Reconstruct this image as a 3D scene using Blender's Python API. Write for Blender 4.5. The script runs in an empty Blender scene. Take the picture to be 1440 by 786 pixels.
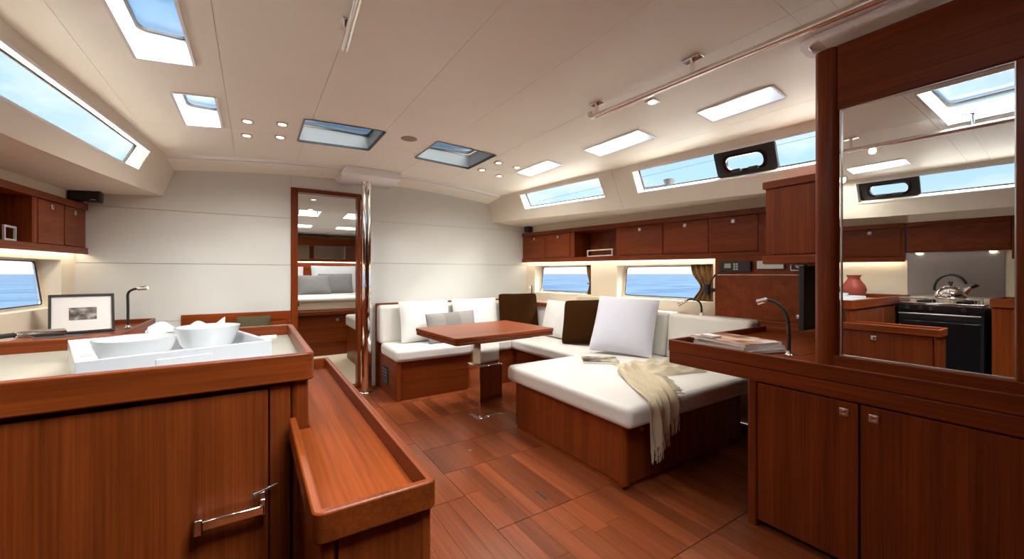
import bpy, bmesh, math, random
from mathutils import Vector, Matrix

random.seed(7)
S = bpy.context.scene
C = S.collection
XC = 0.957            # centre line of the boat; X starboard, Y forward, Z up, camera at X=Y=0

# ------------------------------------------------------------------ camera
cam_d = bpy.data.cameras.new('camera')
cam = bpy.data.objects.new('camera', cam_d); C.objects.link(cam)
cam.location = (0, 0, 1.2)
cam.rotation_euler = (math.pi / 2, 0, -math.atan2(363, 562))
cam_d.sensor_width = 36
cam_d.lens = 562 / 1440 * 36
cam_d.shift_y = -8 / 1440
cam_d.clip_start = 0.02
cam_d.clip_end = 8000
S.camera = cam

# ------------------------------------------------------------------ world, sun, exposure
W = bpy.data.worlds.new('sky'); S.world = W; W.use_nodes = True
nt = W.node_tree; nt.nodes.clear()
def N(t, kind, **k):
    n = t.nodes.new(kind)
    for a, b in k.items(): setattr(n, a, b)
    return n
tc = N(nt, 'ShaderNodeTexCoord'); sep = N(nt, 'ShaderNodeSeparateXYZ')
nt.links.new(tc.outputs['Generated'], sep.inputs[0])
rp = N(nt, 'ShaderNodeValToRGB')
rp.color_ramp.elements[0].position = 0.0; rp.color_ramp.elements[0].color = (0.92, 0.97, 1.0, 1)
rp.color_ramp.elements[1].position = 0.75; rp.color_ramp.elements[1].color = (0.24, 0.50, 0.86, 1)
e = rp.color_ramp.elements.new(0.16); e.color = (0.46, 0.70, 0.93, 1)
nt.links.new(sep.outputs['Z'], rp.inputs[0])
mp = N(nt, 'ShaderNodeMapping'); mp.inputs['Scale'].default_value = (2.2, 2.2, 5.5)
nt.links.new(tc.outputs['Generated'], mp.inputs[0])
ns = N(nt, 'ShaderNodeTexNoise'); ns.inputs['Scale'].default_value = 1.5; ns.inputs['Detail'].default_value = 7
ns.inputs['Roughness'].default_value = 0.58
nt.links.new(mp.outputs[0], ns.inputs['Vector'])
cr = N(nt, 'ShaderNodeValToRGB')
cr.color_ramp.elements[0].position = 0.48; cr.color_ramp.elements[0].color = (0, 0, 0, 1)
cr.color_ramp.elements[1].position = 0.72; cr.color_ramp.elements[1].color = (0.85, 0.85, 0.85, 1)
nt.links.new(ns.outputs[0], cr.inputs[0])
mx = N(nt, 'ShaderNodeMixRGB'); mx.inputs[2].default_value = (0.95, 0.97, 1.0, 1)
nt.links.new(cr.outputs[0], mx.inputs[0]); nt.links.new(rp.outputs[0], mx.inputs[1])
bg = N(nt, 'ShaderNodeBackground'); bg.inputs[1].default_value = 0.72
nt.links.new(mx.outputs[0], bg.inputs[0])
wo = N(nt, 'ShaderNodeOutputWorld'); nt.links.new(bg.outputs[0], wo.inputs[0])

sun_d = bpy.data.lights.new('sun_offscreen', 'SUN'); sun_d.energy = 34.0; sun_d.angle = math.radians(72)
sun_d.color = (1.0, 0.99, 0.97)
sun = bpy.data.objects.new('sun_offscreen', sun_d); C.objects.link(sun)
sun.location = (0, 0, 30); sun.rotation_euler = (math.radians(24), math.radians(10), 0)

S.view_settings.view_transform = 'Standard'
try: S.view_settings.look = 'None'
except Exception: pass
S.view_settings.gamma = 1.0
S.view_settings.use_curve_mapping = False
S.view_settings.exposure = 0.84
LAMP = 13.5            # watts of one downlight

# ------------------------------------------------------------------ materials
def lin(r, g, b):
    f = lambda v: (v / 255 / 12.92) if v / 255 <= 0.04045 else ((v / 255 + 0.055) / 1.055) ** 2.4
    return (f(r), f(g), f(b), 1)
MT = {}
def mat(name, col, rough=0.5, metal=0.0, coat=0.0, spec=0.5, noise=0.0, nscale=20, bump=0.0, sheen=0.0):
    m = bpy.data.materials.new(name); m.use_nodes = True
    t = m.node_tree; b = t.nodes['Principled BSDF']
    b.inputs['Base Color'].default_value = col
    b.inputs['Roughness'].default_value = rough
    b.inputs['Metallic'].default_value = metal
    b.inputs['Coat Weight'].default_value = coat
    b.inputs['Coat Roughness'].default_value = 0.08
    b.inputs['Specular IOR Level'].default_value = spec
    if sheen: b.inputs['Sheen Weight'].default_value = sheen
    if noise or bump:
        tc = N(t, 'ShaderNodeTexCoord'); n = N(t, 'ShaderNodeTexNoise')
        n.inputs['Scale'].default_value = nscale; n.inputs['Detail'].default_value = 5
        t.links.new(tc.outputs['Object'], n.inputs['Vector'])
        if noise:
            r = N(t, 'ShaderNodeValToRGB')
            lo = [c * (1 - noise) for c in col[:3]]; hi = [min(1, c * (1 + noise)) for c in col[:3]]
            r.color_ramp.elements[0].position = 0.3; r.color_ramp.elements[1].position = 0.7
            r.color_ramp.elements[0].color = (*lo, 1); r.color_ramp.elements[1].color = (*hi, 1)
            t.links.new(n.outputs[0], r.inputs[0]); t.links.new(r.outputs[0], b.inputs['Base Color'])
        if bump:
            bp = N(t, 'ShaderNodeBump'); bp.inputs['Strength'].default_value = bump; bp.inputs['Distance'].default_value = 0.004
            t.links.new(n.outputs[0], bp.inputs['Height']); t.links.new(bp.outputs[0], b.inputs['Normal'])
    MT[name] = m
    return m
def wood(name, axis, dark, light, rough=0.36, coat=0.08, fine=130, along=2.2, vary=0.12, spec=0.2):
    m = bpy.data.materials.new(name); m.use_nodes = True
    t = m.node_tree; b = t.nodes['Principled BSDF']
    b.inputs['Roughness'].default_value = rough
    b.inputs['Coat Weight'].default_value = coat; b.inputs['Coat Roughness'].default_value = 0.12; b.inputs['Specular IOR Level'].default_value = spec
    tc = N(t, 'ShaderNodeTexCoord'); oi = N(t, 'ShaderNodeObjectInfo')
    add = N(t, 'ShaderNodeVectorMath', operation='ADD')
    mul = N(t, 'ShaderNodeMath', operation='MULTIPLY'); mul.inputs[1].default_value = 37.0
    t.links.new(oi.outputs['Random'], mul.inputs[0])
    t.links.new(tc.outputs['Object'], add.inputs[0]); t.links.new(mul.outputs[0], add.inputs[1])
    def streak(f, a, det):
        mp = N(t, 'ShaderNodeMapping'); sc = [f, f, f]; sc['xyz'.index(axis)] = a
        mp.inputs['Scale'].default_value = sc
        t.links.new(add.outputs[0], mp.inputs[0])
        n = N(t, 'ShaderNodeTexNoise'); n.inputs['Scale'].default_value = 1.0; n.inputs['Detail'].default_value = det
        n.inputs['Roughness'].default_value = 0.6
        t.links.new(mp.outputs[0], n.inputs['Vector']); return n
    n1 = streak(fine, along, 3); n2 = streak(fine / 9, along / 3, 4)
    mixv = N(t, 'ShaderNodeMath', operation='ADD'); 
    t.links.new(n1.outputs[0], mixv.inputs[0]); t.links.new(n2.outputs[0], mixv.inputs[1])
    half = N(t, 'ShaderNodeMath', operation='MULTIPLY'); half.inputs[1].default_value = 0.5
    t.links.new(mixv.outputs[0], half.inputs[0])
    r = N(t, 'ShaderNodeValToRGB')
    r.color_ramp.elements[0].position = 0.33; r.color_ramp.elements[0].color = dark
    r.color_ramp.elements[1].position = 0.68; r.color_ramp.elements[1].color = light
    t.links.new(half.outputs[0], r.inputs[0])
    hs = N(t, 'ShaderNodeHueSaturation')
    vr = N(t, 'ShaderNodeMapRange'); vr.inputs['To Min'].default_value = 1 - vary; vr.inputs['To Max'].default_value = 1 + vary
    t.links.new(oi.outputs['Random'], vr.inputs['Value']); t.links.new(vr.outputs[0], hs.inputs['Value'])
    t.links.new(r.outputs[0], hs.inputs['Color']); t.links.new(hs.outputs[0], b.inputs['Base Color'])
    bp = N(t, 'ShaderNodeBump'); bp.inputs['Strength'].default_value = 0.04; bp.inputs['Distance'].default_value = 0.002
    t.links.new(n1.outputs[0], bp.inputs['Height']); t.links.new(bp.outputs[0], b.inputs['Normal'])
    MT[name] = m
    return m
WD, WL = lin(90, 37, 10), lin(140, 64, 22)
for ax in 'xyz':
    wood('wood_' + ax, ax, WD, WL)
wood('door_wood', 'z', WD, WL, rough=0.42, coat=0.05, fine=170)
wood('floor_wood', 'y', lin(98, 44, 21), lin(140, 73, 40), rough=0.32, coat=0.15, fine=70, along=1.6, vary=0.24)
wood('dark_wood_x', 'x', WD, WL)
wood('tray_wood', 'y', WD, WL, rough=0.5, coat=0.0, spec=0.08, fine=120)
mat('lining', lin(228, 220, 204), 0.55)
mat('headliner', lin(242, 238, 226), 0.5, noise=0.015, nscale=3)
mat('joint', lin(168, 154, 134), 0.8)
mat('subfloor', lin(60, 34, 22), 0.8)
mat('coaming_white', lin(236, 236, 238), 0.3)
mat('deck_white', lin(236, 236, 232), 0.6)
mat('bulkhead', lin(214, 215, 208), 0.5, noise=0.012, nscale=2)
mat('gelcoat', lin(238, 238, 238), 0.25, coat=0.3)
mat('hull_lining', lin(232, 220, 196), 0.5)
mat('leather', lin(221, 217, 208), 0.42, bump=0.12, nscale=160)
mat('cushion_white', lin(222, 220, 215), 0.8, bump=0.15, nscale=300)
mat('pillow_cool', lin(208, 208, 217), 0.85, bump=0.2, nscale=350)
mat('pillow_brown', lin(50, 27, 7), 0.95, spec=0.05, bump=0.25, nscale=300)
mat('throw', lin(198, 184, 156), 0.95, bump=0.2, nscale=420, noise=0.06)
mat('blanket', lin(216, 200, 168), 0.95, bump=0.3, nscale=300)
mat('chrome', (0.86, 0.85, 0.83, 1), 0.06, 1.0)
mat('satin_steel', (0.78, 0.75, 0.70, 1), 0.22, 1.0)
mat('brushed', (0.62, 0.6, 0.57, 1), 0.3, 1.0)
mat('steel', (0.55, 0.53, 0.5, 1), 0.28, 1.0)
mat('mirror', (0.93, 0.93, 0.92, 1), 0.0, 1.0)
mat('black', (0.012, 0.011, 0.011, 1), 0.4)
mat('black_rubber', (0.02, 0.018, 0.017, 1), 0.6)
mat('black_gloss', (0.008, 0.008, 0.009, 1), 0.12, coat=0.5)
mat('white_china', lin(218, 218, 216), 0.12, coat=0.6)
mat('white_lacquer', lin(216, 217, 218), 0.22, coat=0.3)
mat('counter', lin(168, 166, 150), 0.3, coat=0.2)
mat('linen', lin(214, 213, 210), 0.9)
mat('paper', lin(238, 236, 232), 0.5)
mat('terracotta', lin(150, 62, 44), 0.5)
mat('curtain', lin(120, 88, 50), 0.9, bump=0.3, nscale=60)
mat('grey_plastic', lin(196, 196, 190), 0.4)
mat('lcd', lin(150, 165, 140), 0.3)
mat('speaker_grille', lin(150, 140, 122), 0.7)
mat('cabin_floor', lin(206, 190, 160), 0.5)
mat('bed_cover', lin(226, 222, 214), 0.9)
mat('bed_side', lin(205, 190, 165), 0.9)
mat('olive', lin(70, 62, 36), 0.9)
mat('aluminium', (0.75, 0.74, 0.72, 1), 0.35, 1.0)
mat('rope', lin(40, 44, 56), 0.8)
mat('hatch_lining', lin(128, 126, 120), 0.4)
# striped grey pillow
m = mat('pillow_grey', lin(150, 144, 136), 0.9)
t = m.node_tree; tcn = N(t, 'ShaderNodeTexCoord'); wv = N(t, 'ShaderNodeTexWave', wave_profile='TRI')
wv.inputs['Scale'].default_value = 0.9; wv.inputs['Distortion'].default_value = 0.0
rr = N(t, 'ShaderNodeValToRGB'); rr.color_ramp.interpolation = 'CONSTANT'
rr.color_ramp.elements[0].color = lin(126, 121, 115); rr.color_ramp.elements[1].color = lin(142, 136, 129); rr.color_ramp.elements[1].position = 0.5
t.links.new(tcn.outputs['Object'], wv.inputs['Vector']); t.links.new(wv.outputs[0], rr.inputs[0])
t.links.new(rr.outputs[0], t.nodes['Principled BSDF'].inputs['Base Color'])
mat('pillow_slate', lin(128, 124, 120), 0.9)
def glass(name, tint=(1, 1, 1, 1)):
    m = bpy.data.materials.new(name); m.use_nodes = True; t = m.node_tree; t.nodes.clear()
    tr = N(t, 'ShaderNodeBsdfTransparent'); tr.inputs[0].default_value = tint
    gl = N(t, 'ShaderNodeBsdfGlossy'); gl.inputs['Roughness'].default_value = 0.02
    lw = N(t, 'ShaderNodeLayerWeight'); lw.inputs['Blend'].default_value = 0.5
    fr = N(t, 'ShaderNodeMath', operation='POWER'); fr.inputs[1].default_value = 6.0
    t.links.new(lw.outputs['Facing'], fr.inputs[0])
    mxs = N(t, 'ShaderNodeMixShader'); o = N(t, 'ShaderNodeOutputMaterial')
    t.links.new(fr.outputs[0], mxs.inputs[0]); t.links.new(tr.outputs[0], mxs.inputs[1]); t.links.new(gl.outputs[0], mxs.inputs[2])
    t.links.new(mxs.outputs[0], o.inputs[0]); MT[name] = m
glass('glass'); glass('smoked_glass', (0.8, 0.84, 0.88, 1)); glass('tinted_glass', (0.5, 0.53, 0.56, 1))
def emit(name, col, s):
    m = bpy.data.materials.new(name); m.use_nodes = True; t = m.node_tree; t.nodes.clear()
    e = N(t, 'ShaderNodeEmission'); e.inputs[0].default_value = col; e.inputs[1].default_value = s
    o = N(t, 'ShaderNodeOutputMaterial'); t.links.new(e.outputs[0], o.inputs[0]); MT[name] = m
emit('lamp_lens', (1.0, 0.86, 0.62, 1), 6.0)
emit('led_strip', (1.0, 0.86, 0.66, 1), 11.0)
# magazine cover
def print_mat(name, cols, scale, stretch=(1, 1, 1)):
    m = mat(name, cols[0], 0.35)
    t = m.node_tree; tcn = N(t, 'ShaderNodeTexCoord'); mp = N(t, 'ShaderNodeMapping'); mp.inputs['Scale'].default_value = stretch
    n = N(t, 'ShaderNodeTexNoise'); n.inputs['Scale'].default_value = scale; n.inputs['Detail'].default_value = 3
    r = N(t, 'ShaderNodeValToRGB')
    r.color_ramp.elements[0].position = 0.36; r.color_ramp.elements[0].color = cols[0]
    r.color_ramp.elements[1].position = 0.66; r.color_ramp.elements[1].color = cols[-1]
    for k, c in enumerate(cols[1:-1]):
        el = r.color_ramp.elements.new(0.36 + 0.3 * (k + 1) / (len(cols) - 1)); el.color = c
    t.links.new(tcn.outputs['Object'], mp.inputs[0]); t.links.new(mp.outputs[0], n.inputs['Vector'])
    t.links.new(n.outputs[0], r.inputs[0]); t.links.new(r.outputs[0], t.nodes['Principled BSDF'].inputs['Base Color'])
print_mat('cover_warm', [lin(236, 226, 218), lin(206, 160, 130), lin(120, 66, 44)], 9)
print_mat('cover_dark', [lin(34, 24, 18), lin(112, 96, 70), lin(196, 186, 156)], 13)
print_mat('photo', [lin(52, 48, 44), lin(120, 112, 102), lin(186, 180, 172)], 22)
# sea
m = mat('sea', lin(20, 40, 62), 0.35)
t = m.node_tree; b = t.nodes['Principled BSDF']; tcn = N(t, 'ShaderNodeTexCoord')
mp = N(t, 'ShaderNodeMapping'); mp.inputs['Scale'].default_value = (0.10, 0.22, 1)
n = N(t, 'ShaderNodeTexNoise'); n.inputs['Scale'].default_value = 1.0; n.inputs['Detail'].default_value = 8; n.inputs['Roughness'].default_value = 0.65
r = N(t, 'ShaderNodeValToRGB'); r.color_ramp.elements[0].position = 0.40; r.color_ramp.elements[1].position = 0.62
r.color_ramp.elements[0].color = (0.004, 0.014, 0.034, 1); r.color_ramp.elements[1].color = (0.018, 0.036, 0.058, 1)
t.links.new(tcn.outputs['Object'], mp.inputs[0]); t.links.new(mp.outputs[0], n.inputs['Vector'])
t.links.new(n.outputs[0], r.inputs[0]); t.links.new(r.outputs[0], b.inputs['Base Color'])
b.inputs['Specular IOR Level'].default_value = 0.15

# ------------------------------------------------------------------ mesh helpers
class MB:
    def __init__(s): s.v = []; s.f = []
    def add(s, vs, fs):
        o = len(s.v); s.v += [tuple(p) for p in vs]; s.f += [tuple(i + o for i in f) for f in fs]; return s
    def hexa(s, p):
        return s.add(p, [(0, 3, 2, 1), (4, 5, 6, 7), (0, 1, 5, 4), (1, 2, 6, 5), (2, 3, 7, 6), (3, 0, 4, 7)])
    def box(s, x0, x1, y0, y1, z0, z1):
        return s.hexa([(x0, y0, z0), (x1, y0, z0), (x1, y1, z0), (x0, y1, z0), (x0, y0, z1), (x1, y0, z1), (x1, y1, z1), (x0, y1, z1)])
    def prism(s, poly, vec):
        n = len(poly); vec = Vector(vec)
        top = [tuple(Vector(p) + vec) for p in poly]
        return s.add(list(poly) + top, [tuple(range(n))[::-1], tuple(range(n, 2 * n))] + [(i, (i + 1) % n, n + (i + 1) % n, n + i) for i in range(n)])
    def ring(s, outer, inner, vec):
        n = len(outer); vec = Vector(vec)
        up = lambda L: [tuple(Vector(p) + vec) for p in L]
        vs = list(outer) + list(inner) + up(outer) + up(inner); fs = []
        for i in range(n):
            j = (i + 1) % n
            fs += [(i, n + i, n + j, j), (2 * n + i, 2 * n + j, 3 * n + j, 3 * n + i), (i, j, 2 * n + j, 2 * n + i), (n + i, 3 * n + i, 3 * n + j, n + j)]
        return s.add(vs, fs)
    def tube(s, path, r, n=10, cap=True):
        path = [Vector(p) for p in path]; rs = r if isinstance(r, (list, tuple)) else [r] * len(path)
        o = len(s.v); ref = None
        for i, p in enumerate(path):
            t = (path[min(i + 1, len(path) - 1)] - path[max(i - 1, 0)]).normalized()
            if ref is None: ref = t.orthogonal().normalized()
            a = (ref - t * ref.dot(t))
            a = a.normalized() if a.length > 1e-6 else t.orthogonal().normalized()
            ref = a; b = t.cross(a)
            for k in range(n):
                g = 2 * math.pi * k / n
                s.v.append(tuple(p + (a * math.cos(g) + b * math.sin(g)) * rs[i]))
        for i in range(len(path) - 1):
            for k in range(n):
                q = (k + 1) % n
                s.f.append((o + i * n + k, o + i * n + q, o + (i + 1) * n + q, o + (i + 1) * n + k))
        if cap:
            s.f.append(tuple(o + k for k in range(n))[::-1]); s.f.append(tuple(o + (len(path) - 1) * n + k for k in range(n)))
        return s
    def lathe(s, prof, c=(0, 0, 0), n=28):
        o = len(s.v)
        for r, z in prof:
            for k in range(n):
                g = 2 * math.pi * k / n
                s.v.append((c[0] + r * math.cos(g), c[1] + r * math.sin(g), c[2] + z))
        for i in range(len(prof) - 1):
            for k in range(n):
                q = (k + 1) % n
                s.f.append((o + i * n + k, o + i * n + q, o + (i + 1) * n + q, o + (i + 1) * n + k))
        if prof[0][0] > 1e-5: s.f.append(tuple(o + k for k in range(n))[::-1])
        if prof[-1][0] > 1e-5: s.f.append(tuple(o + (len(prof) - 1) * n + k for k in range(n)))
        return s
    def grid(s, nu, nv, fn, wrap=False):
        o = len(s.v)
        for i in range(nu + 1):
            for j in range(nv + 1): s.v.append(tuple(fn(i / nu, j / nv)))
        for i in range(nu):
            for j in range(nv):
                a = o + i * (nv + 1) + j; s.f.append((a, a + nv + 1, a + nv + 2, a + 1))
        return s
    def holes(s, us, vs, skip, fn):
        idx = {}
        def vid(u, v):
            k = (round(u, 5), round(v, 5))
            if k not in idx: idx[k] = len(s.v); s.v.append(tuple(fn(u, v)))
            return idx[k]
        for a, b in zip(us, us[1:]):
            for c, d in zip(vs, vs[1:]):
                if not any(h[0] - 1e-6 <= (a + b) / 2 <= h[1] + 1e-6 and h[2] - 1e-6 <= (c + d) / 2 <= h[3] + 1e-6 for h in skip):
                    s.f.append((vid(a, c), vid(b, c), vid(b, d), vid(a, d)))
        return s
    def xf(s, M):
        s.v = [tuple(M @ Vector(p)) for p in s.v]; return s
ORG = {}
def obj(name, mb, m, parent=None, bevel=0.0, smooth=False, seg=2, local=None, rot=None, sub=0, label=None, weld=False):
    """links one mesh object; a part sits at its parent's origin, a thing at its own base"""
    me = bpy.data.meshes.new(name)
    vs = mb.v
    if parent is not None:
        o0 = ORG[parent.name]
        vs = [tuple(Vector(p) - o0) for p in vs]
    elif local is None:
        xs, ys, zs = zip(*vs); o0 = Vector(((min(xs) + max(xs)) / 2, (min(ys) + max(ys)) / 2, min(zs)))
        vs = [tuple(Vector(p) - o0) for p in vs]
    else: o0 = Vector(local)
    me.from_pydata(vs, [], mb.f)
    bm = bmesh.new(); bm.from_mesh(me)
    if weld: bmesh.ops.remove_doubles(bm, verts=bm.verts, dist=1e-5)
    bmesh.ops.recalc_face_normals(bm, faces=bm.faces); bm.to_mesh(me); bm.free()
    me.materials.append(MT[m] if isinstance(m, str) else m)
    o = bpy.data.objects.new(name, me); C.objects.link(o)
    if parent is not None: o.parent = parent; ORG[o.name] = ORG[parent.name]
    else:
        o.location = o0; ORG[o.name] = o0
        if rot: o.rotation_euler = rot
    if bevel:
        md = o.modifiers.new('bevel', 'BEVEL'); md.width = bevel; md.segments = seg; md.limit_method = 'ANGLE'; md.angle_limit = math.radians(40)
        smooth = True
    if sub:
        md = o.modifiers.new('sub', 'SUBSURF'); md.levels = sub; md.render_levels = sub
    if smooth:
        for p in me.polygons: p.use_smooth = True
        if not sub:
            try: me.set_sharp_from_angle(angle=math.radians(50))
            except Exception: pass
    if label: o['label'] = label
    return o
def thing(name, label, cat, loc, group=None, rz=0):
    o = bpy.data.objects.new(name, None); C.objects.link(o); o.location = loc; o.empty_display_size = 0.05
    o.rotation_euler = (0, 0, rz)
    ORG[o.name] = Vector(loc) if not rz else Vector((0, 0, 0))
    o['label'] = label; o['category'] = cat
    if group: o['group'] = group
    return o
def local_thing(name, label, cat, loc, rot=(0, 0, 0), group=None):
    """a thing whose parts are written in its own coordinates"""
    o = thing(name, label, cat, loc, group); o.rotation_euler = rot; ORG[o.name] = Vector((0, 0, 0)); return o
def tag(o, label, cat, group=None):
    o['label'] = label; o['category'] = cat
    if group: o['group'] = group
    return o
def struct(name, mb=None, m=None, loc=(0, 0, 0), **k):
    if mb is None:
        o = bpy.data.objects.new(name, None); C.objects.link(o); o.location = loc; ORG[o.name] = Vector(loc); o.empty_display_size = 0.05
    else: o = obj(name, mb, m, local=(0, 0, 0), **k)
    o['kind'] = 'structure'; return o
def copy_tree(o, parent=None):
    c = o.copy(); C.objects.link(c); c.parent = parent
    for ch in list(o.children): copy_tree(ch, c)
    return c
def rrect(x0, x1, y0, y1, r, z=0.0, n=4, fn=None):
    pts = []
    for cx, cy, a0 in ((x1 - r, y1 - r, 0), (x0 + r, y1 - r, 90), (x0 + r, y0 + r, 180), (x1 - r, y0 + r, 270)):
        for k in range(n + 1):
            a = math.radians(a0 + 90 * k / n); pts.append((cx + r * math.cos(a), cy + r * math.sin(a), z))
    return [fn(p[0], p[1]) for p in pts] if fn else pts
def pillow_mesh(w, h, th, n=18, pull=0.035, corner=0.0):
    mb = MB()
    for sgn in (1, -1):
        def fn(a, b):
            u, v = 2 * a - 1, 2 * b - 1
            x = u * w / 2 * (1 - pull * (1 - v * v)); y = v * h / 2 * (1 - pull * (1 - u * u))
            rc = 1 - corner * (u * v) ** 6
            x *= rc; y *= rc
            q = max(0, (1 - abs(u) ** 2.6)) ** 0.55 * max(0, (1 - abs(v) ** 2.6)) ** 0.55
            wr = 0.03 * math.sin(9 * u + 3 * v) * math.cos(7 * v - 2 * u)
            return (x, y, sgn * (th / 2 * q * (1 + wr) + 0.004))
        g = MB().grid(n, n, fn); mb.add(g.v, g.f if sgn > 0 else [f[::-1] for f in g.f])
    # hem
    return mb
def pillow(name, label, mt, w, h, th, loc, rot, cat='pillow', group=None, piping=None, parent=None):
    """square cushion standing on its lower edge; rot = (lean, roll, yaw)"""
    M = Matrix.Translation(loc) @ Matrix.Rotation(rot[2], 4, 'Z') @ Matrix.Rotation(rot[1], 4, 'Y') @ Matrix.Rotation(math.pi / 2 + rot[0], 4, 'X') @ Matrix.Translation((0, h / 2, 0))
    o = obj(name, pillow_mesh(w, h, th, corner=0.05 if piping else 0.012), mt, local=(0, 0, 0), smooth=True, weld=True, sub=0)
    o.matrix_world = M; tag(o, label, cat, group); ORG[o.name] = Vector((0, 0, 0))
    if piping:
        ps = []
        for k in range(4 * 12):
            s_, q = divmod(k, 12); q = q / 12 * 2 - 1
            u, v = [(q, -1), (1, q), (-q, 1), (-1, -q)][s_]
            ps.append((u * w / 2 * (1 - 0.035 * (1 - v * v)) * (1 - 0.05 * (u * v) ** 6), v * h / 2 * (1 - 0.035 * (1 - u * u)) * (1 - 0.05 * (u * v) ** 6), 0))
        ps.append(ps[0]); obj('piping', MB().tube(ps, 0.006, 6, False), piping, o, smooth=True)
    return o

# ------------------------------------------------------------------ shape of the hull
YA, YF = -2.4, 4.4                       # aft wall and forward bulkhead
def interp(tab, y):
    if y >= tab[0][0]: return tab[0][1]
    for (a, va), (b, vb) in zip(tab, tab[1:]):
        if b <= y <= a: return va + (vb - va) * (a - y) / (a - b)
    return tab[-1][1]
HT = [(4.4, 1.50), (4.0, 1.55), (3.6, 1.583), (3.2, 1.615), (2.8, 1.655), (2.4, 1.70), (1.3, 1.79), (0.0, 1.86), (-2.4, 1.9)]
HB = [(4.4, 1.594), (4.0, 1.674), (3.6, 1.752), (3.2, 1.793), (2.8, 1.83), (1.3, 1.93), (0.0, 1.98), (-2.4, 2.0)]
ZB = [(4.4, 1.853), (4.0, 1.842), (3.6, 1.832), (3.2, 1.815), (2.8, 1.798), (1.3, 1.742), (-2.4, 1.70)]
def cz(x): return 2.235 - 0.04 * (x - XC) ** 2
def side(y, v, sg, off=0.0):
    """coachroof side: v=0 lower edge, v=1 at the ceiling"""
    hb, ht, zb = interp(HB, y), interp(HT, y), interp(ZB, y)
    zt = cz(XC + ht) + 0.0
    h = hb + (ht - hb) * v
    return (XC + sg * (h + off), y, zb + (zt - zb) * v + off * 0.45)
def wx(y, sg, off=0.0): return XC + sg * (2.11 + 0.09 * (4.4 - y) + off)
def cabx(y, sg, off=0.0): return XC + sg * (2.05 + 0.09 * (4.4 - y) + off)
def ctop(y): return 1.735 - 0.009 * (4.4 - y)
def cbot(y): return 1.365 - 0.010 * (4.4 - y)

# ------------------------------------------------------------------ white side decks outside the cabin-top windows
for k, sg in enumerate((-1, 1)):
    dk = MB().grid(17, 1, lambda u, v: (XC + sg * ((interp(HB, YA + (YF + 1 - YA) * u) + 0.02) * (1 - v) + (2.22 + 0.09 * (4.4 - (YA + (YF + 1 - YA) * u))) * v), YA + (YF + 1 - YA) * u, 1.88))
    struct('trim_%d' % (2 + k), dk, 'deck_white')
# ------------------------------------------------------------------ sea
sea = struct('sea', MB().add([(-3000, -3000, -0.7), (3000, -3000, -0.7), (3000, 3000, -0.7), (-3000, 3000, -0.7)], [(0, 1, 2, 3)]), 'sea')

# ------------------------------------------------------------------ floor
flo = struct('floor', MB().box(-2.3, 4.2, YA, 9.2, -0.06, -0.004), 'subfloor')
def plank_row(x0, x1, ys, w):
    n = max(1, round((x1 - x0) / w)); d = (x1 - x0) / n; meshes = {}
    for i in range(n):
        cuts = [ys[0]]
        for a, b in zip(ys, ys[1:]):
            if b - a > 0.5 and random.random() < 0.25: cuts.append(a + (b - a) * random.uniform(0.3, 0.7))
            cuts.append(b)
        for a, b in zip(cuts, cuts[1:]):
            g = 0.0008; e = 0.0022
            lo = a + (e if a in ys else g); hi = b - (e if b in ys else g)
            key = (round(d, 3), round(hi - lo, 3))
            xa = x0 + i * d + (e if i == 0 else g * 0.5); 
            if key not in meshes:
                ob = obj('plank', MB().box(xa, xa + d - 1.5 * g, lo, hi, -0.004, 0.0), 'floor_wood', flo)
                # put the origin on the plank so copies can share the mesh
                for v in ob.data.vertices: v.co -= Vector((xa, lo, 0))
                ob.location = (xa, lo, 0); meshes[key] = ob
            else:
                ob = meshes[key].copy(); C.objects.link(ob); ob.parent = flo; ob.location = (xa, lo, 0)
plank_row(0.957, 3.1, [0.55, 1.05, 1.61, 2.235, 2.6, 3.15, 3.66, 4.4], 0.092)
plank_row(0.26, 0.957, [0.55, 1.1, 1.95, 2.75, 3.66, 4.4], 0.1)
plank_row(-0.9, 2.0, [-2.4, -1.2, -0.3, 0.55], 0.145)
plank_row(-1.0, 0.26, [1.9, 2.9, 3.66, 4.4], 0.14)
obj('finger_slot', MB().prism(rrect(-0.008, 0.008, -0.05, 0.05, 0.007, 0.0), (0, 0, 0.0012)).xf(Matrix.Translation((1.309, 1.735, 0))), 'black', flo)
obj('finger_slot', MB().prism(rrect(-0.012, 0.012, -0.014, 0.014, 0.01, 0.0), (0, 0, 0.0012)).xf(Matrix.Translation((1.236, 2.439, 0))), 'brushed', flo)

# ------------------------------------------------------------------ ceiling with its hatch openings
HATCHES = [(0.286, 0.80, 2.94, 3.44), (1.205, 1.725, 2.93, 3.44), (0.10, 0.84, -0.15, 0.67)]
LIGHTS_S = [(2.185, 2.36, 1.81, 2.33), (2.13, 2.29, 2.73, 3.21), (2.24, 2.40, 1.01, 1.41)]
LIGHTS_P = [(-0.435, -0.24, 1.66, 2.385), (-0.365, -0.185, 2.77, 3.31), (-0.64, -0.47, 1.02, 1.40)]
HOLES = HATCHES + LIGHTS_S + LIGHTS_P
SEAMS = [-0.605, -0.13, 0.325, 0.80, 1.265, 1.752, 2.24, 2.52]
YC = 4.13                                            # where the ceiling panels end at the cove
yb = sorted(set([YA, -1.2, 0.0, 0.6, 0.72, 1.3, 2.0, 2.4, 2.8, 3.2, 3.31, 3.6, 4.0, YC] + [h[k] for h in HOLES for k in (2, 3)]))
def ceil_fn(dz, gap=0.0):
    def fn(u, y):
        lim = interp(HT, y) + 0.004
        x = max(XC - lim, min(XC + lim, u)); return (x, y, cz(x) + dz)
    return fn
allx = sorted(set([XC - 1.95, XC + 1.95] + SEAMS + [h[k] for h in HOLES for k in (0, 1)] + [XC + k * 0.3 for k in range(-5, 6)]))
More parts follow.
